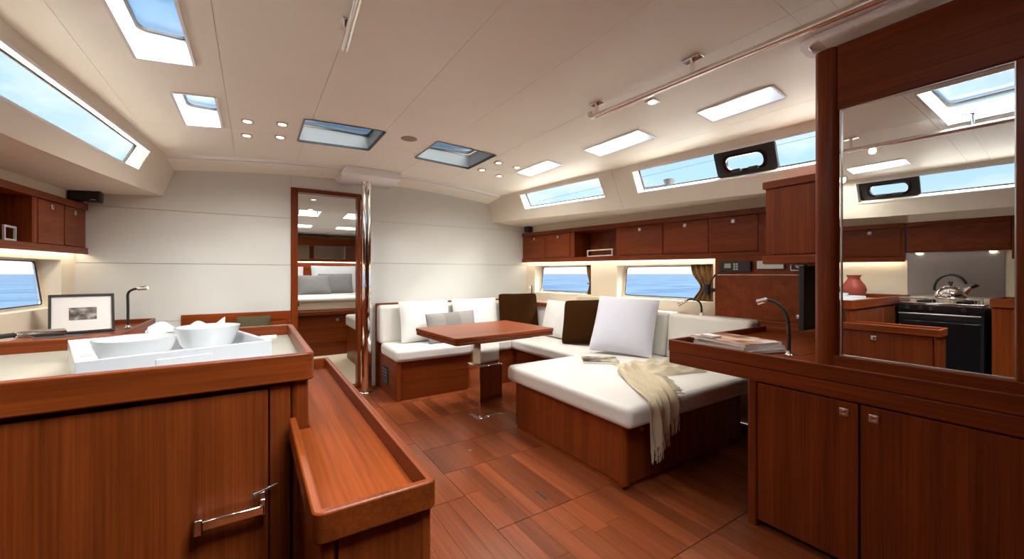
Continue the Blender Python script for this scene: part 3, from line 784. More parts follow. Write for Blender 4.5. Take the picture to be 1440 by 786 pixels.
dd = obj('door', MB().box(-0.62, 0.030, by0, by0 + 0.018, 0.03, 0.908), 'door_wood', g, bevel=0.002)
obj('door', MB().box(-0.94, -0.624, by0, by0 + 0.018, 0.03, 0.908), 'door_wood', g, bevel=0.002)
hb_ = obj('handle', MB().box(-0.10, 0.022, by0 - 0.036, by0 - 0.018, 0.612, 0.634), 'chrome', dd, bevel=0.003)
obj('handle_end', MB().box(-0.115, -0.098, by0 - 0.038, by0, 0.604, 0.640), 'chrome', hb_, bevel=0.003)
obj('handle_end', MB().box(0.012, 0.026, by0 - 0.032, by0, 0.608, 0.648), 'chrome', hb_, bevel=0.003)
obj('catch_arm', MB().tube([(0.0, by0 - 0.008, 0.655), (0.02, by0 - 0.012, 0.66), (0.05, by0 - 0.010, 0.668)], 0.004, 8), 'chrome', hb_, smooth=True)

# low tray-topped cabinet along the end of the peninsula
TX0, TX1, TY0, TY1 = 0.075, 0.277, 0.673, 1.93
tr = thing('tray_cabinet', 'low narrow mahogany cabinet with a tray top at the counter end', 'cabinet', (0.17, 1.3, 0))
GE = GX1 + 0.002
outer = [(GE, GY0 - 0.002), (TX0, GY0 - 0.002)]
poly_o = [(TX1, TY1)]
def arc(cx, cy, r, a0, n=4): return [(cx + r * math.cos(math.radians(a0 + 90 * k / n)), cy + r * math.sin(math.radians(a0 + 90 * k / n))) for k in range(n + 1)]
r_ = 0.018; tk = 0.016
O = [(GE, TY1)] + arc(TX1 - r_, TY1 - r_, r_, 90)[::-1][0:0] + [(TX1 - r_ * (1 - math.sin(math.radians(q))), TY1 - r_ * (1 - math.cos(math.radians(q)))) for q in (0, 22, 45, 67, 90)]
O += [p for p in arc(TX1 - r_, TY0 + r_, r_, 270)[::-1]] + [p for p in arc(TX0 + r_, TY0 + r_, r_, 180)[::-1]] + [(TX0, GY0 - 0.003)]
I = [(GE, TY1 - tk)] + [(TX1 - tk, TY1 - tk)] * 5 + [(TX1 - tk, TY0 + tk)] * 5 + [(TX0 + tk, TY0 + tk)] * 5 + [(TX0 + tk, GY0 - 0.003)]
fd = MB(); n_ = len(O)
fd.add([(x, y, 0.782) for x, y in O] + [(x, y, 0.782) for x, y in I] + [(x, y, 0.832) for x, y in O] + [(x, y, 0.832) for x, y in I],
       [f for i in range(n_ - 1) for f in ((i, i + 1, n_ + i + 1, n_ + i), (2 * n_ + i, 3 * n_ + i, 3 * n_ + i + 1, 2 * n_ + i + 1), (i, 2 * n_ + i, 2 * n_ + i + 1, i + 1), (n_ + i, n_ + i + 1, 3 * n_ + i + 1, 3 * n_ + i))]
       + [(0, n_, 3 * n_, 2 * n_), (n_ - 1, 3 * n_ - 1, 4 * n_ - 1, 2 * n_ - 1)])
obj('fiddle', fd, 'wood_y', tr, bevel=0.0035, weld=True)
obj('tray_floor', MB().prism([(TX0 + 0.01, TY0 + 0.01, 0.78), (TX1 - 0.01, TY0 + 0.01, 0.78), (TX1 - 0.01, TY1 - 0.01, 0.78), (0.1245, TY1 - 0.01, 0.78), (0.1245, GY0 + 0.012, 0.78), (TX0 + 0.03, GY0 + 0.012, 0.78), (TX0 + 0.01, GY0 + 0.004, 0.78)], (0, 0, 0.012)), 'tray_wood', tr)
c0, c1, d0, d1 = TX0 + 0.012, TX1 - 0.008, TY0 + 0.010, TY1 - 0.012
obj('body', MB().box(c0 + 0.012, c1 - 0.012, d0 + 0.012, GY0 - 0.004, 0.02, 0.781).box(GE + 0.006, c1 - 0.012, GY0 - 0.004, d1, 0.02, 0.781), 'wood_z', tr)
obj('front_panel', MB().box(c0 + 0.026, c1 - 0.02, d0 + 0.002, d0 + 0.014, 0.03, 0.779), 'door_wood', tr, bevel=0.0015)
for q in (c0, c1 - 0.022): obj('corner_post', MB().prism(rrect(q, q + 0.022, d0, d0 + 0.024, 0.008, 0.0), (0, 0, 0.782)), 'wood_z', tr, smooth=True)
dw = obj('door', MB().box(c1 - 0.014, c1 - 0.002, d0 + 0.03, d0 + 0.62, 0.03, 0.776), 'door_wood', tr, bevel=0.002)
latch_x(c1 - 0.002, d0 + 0.33, 0.735, -1, dw, 0.016)
obj('door', MB().box(c1 - 0.014, c1 - 0.002, d0 + 0.625, d1 - 0.01, 0.03, 0.776), 'door_wood', tr, bevel=0.002)

# side counter by the stove, stove and back wall of the galley
sc_ = thing('side_counter', 'dark wooden counter end beside the stove, seen in the mirror', 'counter', (-1.15, 0.25, 0))
obj('fiddle', MB().ring(rrect(-1.45, -0.90, -0.7, 0.615, 0.02, 0.93), rrect(-1.43, -0.92, -0.68, 0.595, 0.004, 0.93), (0, 0, 0.07)), 'wood_y', sc_, bevel=0.004)
obj('worktop', MB().box(-1.44, -0.91, -0.69, 0.605, 0.935, 0.965), 'counter', sc_)
obj('body', MB().box(-1.44, -0.912, -0.69, 0.603, 0.0, 0.932), 'wood_z', sc_)
stv = thing('stove', 'black and steel gimballed gas stove with oven and towel rail', 'stove', (-1.2, 0.93, 0))
obj('oven', MB().box(-1.44, -0.965, 0.65, 1.165, 0.10, 0.90), 'black', stv, bevel=0.004)
obj('oven_door', MB().box(-0.968, -0.952, 0.67, 1.145, 0.30, 0.78), 'black_gloss', stv, bevel=0.004)
pnl = obj('control_panel', MB().box(-0.97, -0.945, 0.65, 1.165, 0.865, 0.925), 'black_gloss', stv, bevel=0.004)
for y in (0.76, 0.95, 1.02, 1.10):
    kn = MB().lathe([(0.019, 0), (0.017, 0.018), (0.0, 0.02)], n=18).xf(Matrix.Translation((-0.945, y, 0.893)) @ Matrix.Rotation(math.pi / 2, 4, 'Y'))
    obj('knob', kn, 'black', pnl, smooth=True)
obj('towel_rail', MB().tube([(-0.945, 0.66, 0.845), (-0.915, 0.66, 0.845), (-0.915, 1.155, 0.845), (-0.945, 1.155, 0.845)], 0.009, 10), 'steel', stv, smooth=True)
obj('hob', MB().box(-1.44, -0.945, 0.645, 1.162, 0.925, 0.945), 'chrome', stv, bevel=0.004)
for (x, y) in ((-1.10, 0.78), (-1.10, 1.03), (-1.31, 0.78), (-1.31, 1.03)):
    bb = obj('burner', MB().lathe([(0.045, 0), (0.045, 0.012), (0.03, 0.018), (0, 0.02)], (x, y, 0.945), 20), 'black', stv, smooth=True)
    mb = MB()
    for k in range(4):
        a = math.pi / 4 + k * math.pi / 2
        mb.tube([(x + 0.10 * math.cos(a), y + 0.10 * math.sin(a), 0.945), (x + 0.10 * math.cos(a), y + 0.10 * math.sin(a), 0.975), (x + 0.02 * math.cos(a), y + 0.02 * math.sin(a), 0.975)], 0.004, 6)
    obj('grate', mb, 'brushed', bb)
obj('fiddle_rail', MB().tube([(-0.955, 0.655, 0.945), (-0.955, 0.655, 0.985), (-0.955, 1.16, 0.985), (-0.955, 1.16, 0.945)], 0.005, 8), 'chrome', stv, smooth=True)
kx, ky, kz = -1.10, 0.86, 0.9798
kt = thing('kettle', 'polished steel whistling kettle with black arched handle on the stove', 'kettle', (kx, ky, kz))
obj('body', MB().lathe([(0.0, 0), (0.085, 0.0), (0.098, 0.012), (0.10, 0.03), (0.09, 0.065), (0.065, 0.095), (0.042, 0.108), (0.0, 0.11)], (kx, ky, kz), 32), 'chrome', kt, smooth=True)
ld = obj('lid', MB().lathe([(0.04, 0.105), (0.038, 0.115), (0.012, 0.12), (0.0, 0.12)], (kx, ky, kz), 24), 'chrome', kt, smooth=True)
obj('knob', MB().lathe([(0.008, 0.12), (0.008, 0.13), (0.018, 0.137), (0.014, 0.152), (0, 0.156)], (kx, ky, kz), 18), 'black', ld, smooth=True)
obj('spout', MB().tube([(kx, ky - 0.075, kz + 0.05), (kx, ky - 0.10, kz + 0.085), (kx, ky - 0.128, kz + 0.112)], [0.028, 0.02, 0.013], 14), 'chrome', kt, smooth=True)
obj('whistle', MB().tube([(kx, ky - 0.118, kz + 0.105), (kx, ky - 0.15, kz + 0.122), (kx, ky - 0.165, kz + 0.118)], [0.017, 0.016, 0.006], 12), 'black', kt, smooth=True)
obj('handle', MB().tube([(kx, ky + 0.10 * math.cos(math.radians(a)), kz + 0.088 + 0.125 * math.sin(math.radians(a))) for a in range(-8, 172, 12)], 0.010, 10), 'black', kt, smooth=True)
tag(obj('splashback', MB().hexa([(wx(y, -1, o), y, z) for z in (0.99, 1.405) for y, o in ((0.60, -0.012), (1.21, -0.012), (1.21, -0.002), (0.60, -0.002))]), 'steel'), 'brushed steel splashback panel behind the stove', 'splashback')
def vase(x, y, s, label):
    tag(obj('vase', MB().lathe([(0.0, 0), (0.05 * s, 0), (0.075 * s, 0.03 * s), (0.085 * s, 0.07 * s), (0.075 * s, 0.11 * s), (0.048 * s, 0.15 * s), (0.04 * s, 0.17 * s), (0.052 * s, 0.195 * s), (0.047 * s, 0.195 * s), (0.035 * s, 0.17 * s), (0.04 * s, 0.14 * s), (0.0, 0.02)], (x, y, 0.9536), 28), 'terracotta', smooth=True), label, 'vase')
vase(-1.10, 1.535, 1.2, 'red-brown clay vase on the galley counter, fully seen in the mirror')
vase(-1.12, 1.74, 1.05, 'red-brown clay vase half cut off by the mirror frame')

# white serving box with bowls and napkin
bxr = math.radians(16.5)
bt = local_thing('serving_box', 'white lacquered serving box holding two bowls on the counter', 'tray', (-0.20, 1.482, 0.9536), (0, 0, bxr))
w_, h_ = 0.19, 0.217
obj('floor_board', MB().box(-w_, w_, -h_, h_, 0, 0.008), 'white_lacquer', bt)
for i, (a, b, c, d) in enumerate(((-w_, w_, -h_, -h_ + 0.011), (-w_, w_, h_ - 0.011, h_), (-w_, -w_ + 0.011, -h_ + 0.011, h_ - 0.011), (w_ - 0.011, w_, -h_ + 0.011, h_ - 0.011))):
    o_ = obj('side_board', MB().box(a, b, c, d, 0.008, 0.058), 'white_lacquer', bt, bevel=0.0015)
    if i == 0: obj('grip', MB().box(-0.06, 0.05, c - 0.003, c + 0.001, 0.018, 0.042), 'white_lacquer', o_, bevel=0.001)
def bowl(x, y, r, h, label):
    pr = [(0.0, 0.0), (r * 0.55, 0.0), (r * 0.62, 0.004), (r * 0.82, h * 0.35), (r * 0.95, h * 0.75), (r, h), (r - 0.004, h), (r * 0.93, h * 0.75), (r * 0.78, h * 0.35), (r * 0.5, 0.010), (0, 0.008)]
    o_ = obj('bowl', MB().lathe(pr, (x, y, 0.9622), 40), 'white_china', smooth=True)
    tag(o_, label, 'bowl', 'white bowls in the serving box')
bowl(-0.258, 1.405, 0.083, 0.072, 'wide white china bowl in the serving box, farther from the mast post')
bowl(-0.118, 1.535, 0.082, 0.078, 'white china bowl in front of the crumpled napkin')
def nap(u, v):
    x = -0.5 + u; y = -0.5 + v
    rid = 0.030 * math.exp(-((y - 0.15 * math.sin(4 * x)) / 0.25) ** 2) + 0.012 * math.sin(13 * x + 4 * y) + 0.009 * math.cos(17 * y - 6 * x) + 0.028 * abs(x) * (1 if x > 0 else 1.15)
    c, s_ = math.cos(bxr), math.sin(bxr); X, Y = x * 0.20, y * 0.055
    return (-0.178 + X * c - Y * s_, 1.660 + X * s_ + Y * c, 0.992 + max(-0.02, rid))
np_ = obj('napkin', MB().grid(28, 14, nap), 'linen', smooth=True)
md = np_.modifiers.new('solid', 'SOLIDIFY'); md.thickness = 0.004
tag(np_, 'crumpled white linen napkin behind the bowls', 'napkin')
tag(obj('folded_card', MB().box(0.02, 0.075, 1.80, 1.845, 0.953, 0.958).xf(Matrix.Translation((0, 0, 0))), 'paper'), 'small white folded card against the back of the counter', 'card')

# ------------------------------------------------------------------ port side locker with picture and lamp
sl = thing('side_locker', 'low port locker with wooden fiddle and polished top under the window', 'cabinet', (-1.0, 3.1, 0))
def lk(y0, y1, x1, z0, z1, name, m, bevel=0.003, x0off=-0.004):
    return obj(name, MB().hexa([(wx(y, -1, x0off), y, z) if k == 0 else (x1, y, z) for z in (z0, z1) for y, k in ((y0, 0), (y0, 1), (y1, 1), (y1, 0))]), m, sl, bevel=bevel)
lk(1.92, 4.37, -0.70, 0.0, 0.79, 'body', 'wood_z'); lk(1.92, 4.37, -0.70, 0.79, 0.802, 'top', 'wood_y', 0)
obj('fiddle', MB().box(-0.70, -0.682, 1.92, 4.37, 0.77, 0.835), 'wood_y', sl, bevel=0.004)
obj('fiddle', MB().box(-1.14, -0.70, 4.352, 4.37, 0.79, 0.835), 'wood_x', sl, bevel=0.004)
pf = local_thing('picture_frame', 'black picture frame with white mount and small grey photograph', 'picture', (-0.955, 3.78, 0.8095), (math.radians(-14), 0, math.radians(16)))
fw, fh = 0.152, 0.262
obj('frame', MB().ring([(x, 0, z) for x, z in ((-fw, 0), (fw, 0), (fw, fh), (-fw, fh))], [(x, 0, z) for x, z in ((-fw + 0.014, 0.014), (fw - 0.014, 0.014), (fw - 0.014, fh - 0.014), (-fw + 0.014, fh - 0.014))], (0, 0.026, 0)), 'black', pf, bevel=0.002)
obj('mount', MB().box(-fw + 0.012, fw - 0.012, 0.010, 0.020, 0.012, fh - 0.012), 'paper', pf)
obj('photograph', MB().box(-0.062, 0.066, 0.0085, 0.0105, 0.088, 0.172), 'photo', pf)
obj('stand', MB().hexa([(-0.02, 0.026, 0.16), (0.02, 0.026, 0.16), (0.02, 0.028, 0.16), (-0.02, 0.028, 0.16), (-0.02, 0.105, 0.028), (0.02, 0.105, 0.028), (0.02, 0.108, 0.028), (-0.02, 0.108, 0.028)]), 'black', pf)
def gooseneck(base, path, head, label, name='gooseneck_lamp', r=0.008, hr=0.014):
    t_ = thing(name, label, 'lamp', base)
    obj('base', MB().lathe([(0.022, 0), (0.022, 0.01), (0.014, 0.016), (0.012, 0.03), (0, 0.03)], base, 18), 'chrome', t_, smooth=True)
    pts = [Vector(base) + Vector((0, 0, 0.02))] + [Vector(p) for p in path]
    # smooth the path
    for _ in range(2):
        q = [pts[0]]
        for a, b in zip(pts, pts[1:]): q += [a.lerp(b, 0.25), a.lerp(b, 0.75)]
        pts = q + [pts[-1]]
    obj('flexible_neck', MB().tube(pts, r, 10), 'black_rubber', t_, smooth=True)
    p, d = pts[-1], (Vector(head) - pts[-1])
    hd_ = obj('lamp_head', MB().tube([p - d * 0.1, p, p + d * 0.5, p + d], [hr * 0.6, hr, hr, hr * 1.15], 16), 'chrome', t_, smooth=True)
    obj('lens', MB().tube([p + d * 0.99, p + d * 1.01], hr * 0.9, 14), 'white_lacquer', hd_)
gooseneck((-0.762, 3.92, 0.8028), [(-0.762, 3.92, 0.99), (-0.765, 3.92, 1.065), (-0.73, 3.90, 1.09), (-0.70, 3.885, 1.093)], (-0.645, 3.86, 1.10), 'upright black gooseneck lamp with chrome head beside the picture frame')
gooseneck((-1.19, 2.75, 0.8028), [(-1.17, 2.85, 0.85), (-1.13, 3.0, 0.876), (-1.09, 3.12, 0.880), (-1.06, 3.22, 0.875)], (-0.96, 3.46, 0.853), 'low bent black lamp with long metal head lying over papers', r=0.013, hr=0.02)
def slab(name, label, cat, c, sx, sy, h, rz, m, cover=None, group=None, bevel=0.001, pages=True):
    t_ = local_thing(name, label, cat, c, (0, 0, rz), group)
    obj('pages', MB().box(-sx / 2, sx / 2, -sy / 2, sy / 2, 0.0, h * 0.86), 'paper', t_)
    obj('cover', MB().box(-sx / 2 - 0.001, sx / 2 + 0.001, -sy / 2 - 0.001, sy / 2 + 0.001, h * 0.86, h), cover or m, t_)
    return t_
slab('brochure', 'white brochure under the low bent lamp', 'book', (-1.10, 3.02, 0.803), 0.15, 0.40, 0.022, 0.05, 'paper', 'paper')
slab('book', 'dark closed book in front of the picture frame', 'book', (-0.93, 3.36, 0.803), 0.20, 0.28, 0.025, 0.45, 'black', 'black')

# ------------------------------------------------------------------ port bench behind the peninsula
pb = thing('port_bench', 'low bench with cream cushion behind the galley counter', 'bench', (-0.1, 4.0, 0))
obj('base', MB().box(-0.66, 0.26, 3.75, 4.36, 0, 0.36), 'wood_x', pb, bevel=0.004)
obj('seat_cushion', MB().box(-0.67, 0.27, 3.74, 4.36, 0.361, 0.47), 'leather', pb, bevel=0.03, seg=4)
pillow('throw_pillow', 'dark olive pillow standing on the bench beside the cabin door', 'olive', 0.26, 0.36, 0.10, (0.0, 4.20, 0.47), (math.radians(-10), 0, 0))

# ------------------------------------------------------------------ starboard cabinet, desk and mirror partition
sb = thing('chart_table', 'long mahogany chart table and sideboard with raised fiddle, below the mirror', 'sideboard', (2.5, 0.4, 0))
SX, SY0, SY1 = 2.0, -0.70, 1.45
obj('fiddle', MB().ring(rrect(SX, 3.13, SY0, SY1, 0.02, 0.757), rrect(SX + 0.022, 3.11, SY0 + 0.02, SY1 - 0.018, 0.004, 0.757), (0, 0, 0.066)), 'wood_y', sb, bevel=0.005, seg=3)
obj('apron', MB().ring(rrect(SX + 0.004, 3.12, SY0 + 0.004, SY1 - 0.004, 0.016, 0.69), rrect(SX + 0.03, 3.10, SY0 + 0.03, SY1 - 0.03, 0.004, 0.69), (0, 0, 0.0655)), 'wood_y', sb, bevel=0.004)
obj('desk_top', MB().box(SX + 0.012, 3.12, SY0 + 0.012, SY1 - 0.012, 0.758, 0.785), 'wood_y', sb)
obj('desk_lid', MB().box(2.36, 3.02, 0.90, 1.36, 0.785, 0.789), 'dark_wood_x', sb, bevel=0.002)
obj('body', MB().box(SX + 0.03, 3.10, SY0 + 0.02, 1.0, 0.03, 0.692), 'wood_z', sb)
obj('toe_kick', MB().box(SX + 0.05, 3.08, SY0 + 0.04, 0.98, 0, 0.03), 'black', sb)
obj('corner_post', MB().prism(rrect(SX + 0.008, SX + 0.05, 0.965, 1.008, 0.010, 0.0), (0, 0, 0.69)), 'wood_z', sb, smooth=True)
for a, b, ly in ((0.585, 0.962, 0.63), (0.105, 0.578, 0.537), (-0.66, 0.10, -0.3)):
    d_ = obj('door', MB().box(SX + 0.010, SX + 0.028, a, b, 0.035, 0.683), 'door_wood', sb, bevel=0.002)
    latch_x(SX + 0.010, ly, 0.64, 1, d_, 0.016)
mp_ = thing('mirror_partition', 'tall mahogany partition framing a large mirror over the sideboard', 'partition', (2.03, 0.2, 0.786))
PY0, PY1, PT = -0.55, 0.735, 2.105
my0, my1, mz0, mz1 = 0.195, 0.645, 0.865, 1.872
obj('corner_post', MB().prism(rrect(2.002, 2.075, my1 + 0.004, PY1, 0.03, 0.787, n=6), (0, 0, PT - 0.787 + 0.03)), 'wood_z', mp_, smooth=True)
obj('top_rail', MB().box(2.004, 2.070, PY0, my1 + 0.006, mz1, PT + 0.03), 'wood_y', mp_, bevel=0.004)
obj('bottom_rail', MB().box(2.006, 2.070, PY0, my1 + 0.03, 0.787, mz0), 'wood_y', mp_, bevel=0.004)
obj('stile', MB().box(2.004, 2.070, PY0, my0, mz0, mz1), 'wood_z', mp_, bevel=0.004)
obj('mirror_glass', MB().box(2.024, 2.030, my0 - 0.004, my1 + 0.008, mz0 - 0.004, mz1 + 0.004), 'mirror', mp_)
obj('bead', MB().ring([(2.016, y, z) for y, z in ((my0, mz0), (my1, mz0), (my1, mz1), (my0, mz1))], [(2.016, y, z) for y, z in ((my0 + 0.004, mz0 + 0.004), (my1 - 0.004, mz0 + 0.004), (my1 - 0.004, mz1 - 0.004), (my0 + 0.004, mz1 - 0.004))], (0.008, 0, 0)), 'brushed', mp_)
obj('back_panel', MB().box(2.031, 2.066, PY0 + 0.01, my1 + 0.004, 0.80, PT + 0.02), 'wood_z', mp_)
obj('edge_strip', MB().box(2.066, 2.080, PY1 - 0.02, PY1 - 0.004, 0.79, 1.27), 'aluminium', mp_)
# white ceiling lip that follows the partition
lipo = rrect(1.955, 2.13, PY0, PY1 + 0.05, 0.06, n=6, fn=lambda x, y: (x, y, cz(x) - 0.018)); lipi = rrect(1.985, 2.10, PY0 + 0.01, PY1 + 0.02, 0.045, n=6, fn=lambda x, y: (x, y, cz(x) - 0.018))
lp = obj('ceiling_lip', MB().ring(lipo, lipi, (0, 0, 0.016)), 'gelcoat', bevel=0.004); tag(lp, 'white moulded ceiling lip around the top of the mirror partition', 'moulding')

# tall locker over the chart table
tl = thing('chart_locker', 'short deep wooden locker hanging beside the mirror partition', 'cabinet', (2.95, 0.98, 1.27))
obj('body', MB().box(2.705, 3.27, 0.60, 1.245, 1.31, 1.73), 'wood_z', tl)
obj('cornice', MB().box(2.69, 3.27, 0.60, 1.26, 1.73, 1.775), 'wood_y', tl, bevel=0.005)
obj('base_rail', MB().box(2.69, 3.27, 0.60, 1.26, 1.262, 1.312), 'wood_y', tl, bevel=0.005)
obj('door', MB().box(2.698, 2.712, 0.62, 1.21, 1.318, 1.724), 'door_wood', tl, bevel=0.003)
# instrument panel
NX = 3.14
ip = thing('instrument_panel', 'mahogany instrument panel on the hull behind the chart table', 'panel', (NX + 0.02, 1.5, 0.80))
obj('panel', MB().box(NX, NX + 0.025, 1.02, 1.83, 0.862, 1.19), 'dark_wood_x', ip, bevel=0.003)
obj('header', MB().box(NX + 0.004, NX + 0.03, 1.262, 1.83, 1.195, 1.332).box(NX + 0.004, NX + 0.03, 1.02, 1.262, 1.195, 1.26), 'wood_y', ip, bevel=0.003)
obj('skirting', MB().box(NX - 0.004, NX + 0.025, 1.02, 1.49, 0.786, 0.858), 'wood_y', ip, bevel=0.003)
latch_x(NX, 1.235, 0.905, 1, ip.children[0], 0.014, 'aluminium')
rd = thing('marine_radio', 'black marine radio with grey screen and coiled handset cord', 'radio', (NX - 0.02, 1.66, 1.21))
obj('case', MB().box(NX - 0.03, NX + 0.0035, 1.54, 1.78, 1.215, 1.295), 'black', rd, bevel=0.004)
obj('screen', MB().box(NX - 0.0315, NX - 0.029, 1.685, 1.735, 1.245, 1.28), 'lcd', rd)
for i in range(3):
    for j in range(2): obj('button', MB().box(NX - 0.033, NX - 0.029, 1.63 + 0.02 * j, 1.643 + 0.02 * j, 1.23 + 0.019 * i, 1.242 + 0.019 * i), 'grey_plastic', rd)
obj('cord', MB().tube([(NX - 0.03, 1.75, 1.225), (NX - 0.05, 1.80, 1.19), (NX - 0.04, 1.845, 1.13), (NX - 0.03, 1.87, 1.06), (NX - 0.03, 1.86, 1.0)], 0.006, 8), 'black_rubber', rd, smooth=True)
obj('handset', MB().box(NX - 0.05, NX - 0.005, 1.855, 1.895, 1.03, 1.12), 'black', rd, bevel=0.008)
obj('handset_mount', MB().box(NX - 0.006, wx(1.87, 1) - 0.002, 1.862, 1.888, 1.05, 1.08), 'black', rd)
st = thing('stereo_unit', 'small white stereo unit on the instrument panel', 'stereo', (NX - 0.01, 1.41, 1.23))
obj('case', MB().box(NX - 0.02, NX + 0.0035, 1.32, 1.50, 1.235, 1.295), 'grey_plastic', st, bevel=0.004)
obj('display', MB().box(NX - 0.0215, NX - 0.019, 1.37, 1.45, 1.265, 1.282), 'lcd', st)
sk = thing('gauge', 'square black gauge with a pale round dial on the instrument panel', 'gauge', (NX - 0.01, 1.225, 1.215))
obj('frame', MB().box(NX - 0.008, NX + 0.0035, 1.17, 1.285, 1.22, 1.30), 'grey_plastic', sk, bevel=0.003)
obj('face', MB().box(NX - 0.011, NX - 0.007, 1.178, 1.277, 1.228, 1.292), 'black', sk)
obj('dial', MB().lathe([(0.026, 0), (0.02, 0.003), (0.016, 0.001), (0.0, 0.001)], n=22).xf(Matrix.Translation((NX - 0.011, 1.228, 1.262)) @ Matrix.Rotation(-math.pi / 2, 4, 'Y')), 'grey_plastic', sk, smooth=True)
tv = thing('monitor', 'thin black monitor hanging on edge beside the instrument panel', 'screen', (2.93, 1.055, 0.86))
obj('case', MB().box(2.715, 3.12, 1.04, 1.07, 0.865, 1.245), 'black', tv, bevel=0.004)
obj('screen', MB().box(2.73, 3.10, 1.069, 1.0715, 0.885, 1.23), 'black_gloss', tv)
obj('bracket', MB().box(2.88, 2.96, 1.02, 1.041, 1.20, 1.262), 'black', tv)

gooseneck((2.255, 0.93, 0.786), [(2.255, 0.93, 0.94), (2.26, 0.945, 1.01), (2.255, 0.99, 1.055), (2.25, 1.03, 1.065)], (2.25, 1.075, 1.05), 'black gooseneck lamp with chrome head standing on the chart table')
gooseneck((3.215, 1.99, 0.8425), [(3.215, 1.99, 0.92), (3.2, 2.0, 0.965), (3.18, 2.05, 0.985), (3.17, 2.10, 0.97)], (3.16, 2.175, 0.925), 'black gooseneck lamp behind the sofa beside the brown curtain')
gooseneck((3.065, 4.27, 0.8425), [(3.06, 4.26, 0.97), (3.04, 4.23, 1.03), (3.0, 4.19, 1.05), (2.98, 4.18, 1.045)], (2.955, 4.17, 1.02), 'small gooseneck lamp in the sofa corner behind the brown pillow', r=0.006, hr=0.011)

# magazines on the chart table
for i, (dx, dy, rz, cv) in enumerate(((0.0, 0.0, 1.30, 'paper'), (0.015, 0.01, 1.24, 'paper'), (-0.005, 0.015, 1.33, 'cover_warm'))):
    slab('magazine', ['magazine at the bottom of the pile on the chart table', 'white magazine in the middle of the pile on the chart table', 'magazine with reddish cover on top of the chart table pile'][i], 'magazine',
         (2.27 + dx, 1.195 + dy, 0.7905 + 0.0165 * i), 0.37, 0.26, 0.016, rz, cv, cv, 'magazines on the chart table')
slab('white_notebook', 'small white notebook tucked beside the magazine pile', 'book', (2.19, 1.30, 0.7905 + 0.0505), 0.09, 0.06, 0.012, 1.3, 'paper', 'paper')

# ------------------------------------------------------------------ corner sofa and chaise
so = thing('corner_sofa', 'white leather corner sofa on a mahogany base along bulkhead and hull', 'sofa', (2.3, 4.0, 0))
obj('base', MB().box(1.155, 2.46, 3.735, 4.36, 0.0, 0.362), 'wood_x', so, bevel=0.004)
obj('base', MB().box(2.46, 3.06, 2.64, 4.36, 0.0, 0.362), 'wood_y', so, bevel=0.004)
obj('end_panel', MB().box(1.118, 1.158, 3.722, 4.37, 0.0, 0.365), 'wood_y', so, bevel=0.006)
obj('corner_edge', MB().prism(rrect(1.118, 1.165, 3.715, 3.745, 0.012, 0.0), (0, 0, 0.365)), 'wood_z', so, smooth=True)
ve = obj('vent_grille', MB().box(1.112, 1.120, 3.98, 4.16, 0.10, 0.27), 'black', so, bevel=0.003)
for k in range(5): obj('slat', MB().box(1.108, 1.114, 3.99, 4.15, 0.115 + 0.03 * k, 0.127 + 0.03 * k), 'black_gloss', ve)
obj('seat_cushion', MB().box(1.105, 2.40, 3.70, 4.24, 0.364, 0.485), 'leather', so, bevel=0.035, seg=5)
obj('seat_cushion', MB().box(2.40, 3.04, 2.665, 4.24, 0.364, 0.485), 'leather', so, bevel=0.035, seg=5)
for a, b in ((1.095, 1.69), (1.695, 2.29), (2.295, 3.0)): obj('back_cushion', MB().box(a, b, 4.21, 4.37, 0.47, 0.868), 'leather', so, bevel=0.035, seg=5)
obj('back_rail', MB().box(1.09, 3.0, 4.355, 4.385, 0.0, 0.885), 'wood_x', so, bevel=0.003)
for a, b in ((3.50, 4.22), (2.84, 3.495), (2.20, 2.835), (1.50, 2.19)):
    obj('back_cushion', MB().hexa([(x + dx, y, z) for z, dx in ((0.47, 0.0), (0.858, 0.05)) for x, y in ((2.985 , a), (wx(a, 1) - (0.065 if a > 1.6 else 0.20), a), (wx(b, 1) - (0.065 if a > 1.6 else 0.20), b), (2.985, b))]), 'leather', so, bevel=0.03, seg=5)
obj('back_shelf', MB().hexa([(x, y, z) for z in (0.80, 0.842) for x, y in ((wx(1.5, 1) - 0.13, 1.5), (wx(1.5, 1) - 0.004, 1.5), (wx(4.35, 1) - 0.004, 4.35), (wx(4.35, 1) - 0.13, 4.35))]), 'wood_y', so, bevel=0.003)
ch = thing('chaise', 'wide white leather daybed on a mahogany box base', 'daybed', (2.3, 2.05, 0))
obj('base', MB().box(1.715, 2.93, 1.515, 2.60, 0.03, 0.362), 'door_wood', ch, bevel=0.004)
obj('plinth', MB().box(1.722, 2.93, 1.53, 2.59, 0.0, 0.035), 'dark_wood_x', ch)
obj('corner_post', MB().prism(rrect(1.703, 1.75, 1.503, 1.55, 0.02, 0.03, n=5), (0, 0, 0.334)), 'wood_z', ch, smooth=True)
obj('seat_cushion', MB().box(1.665, 3.0, 1.435, 2.66, 0.364, 0.487), 'leather', ch, bevel=0.035, seg=5)
obj('latch', MB().lathe([(0.014, 0), (0.012, 0.008), (0.0, 0.010)], n=16).xf(Matrix.Translation((1.86, 1.515, 0.315)) @ Matrix.Rotation(math.pi / 2, 4, 'X')), 'chrome', ch, smooth=True)

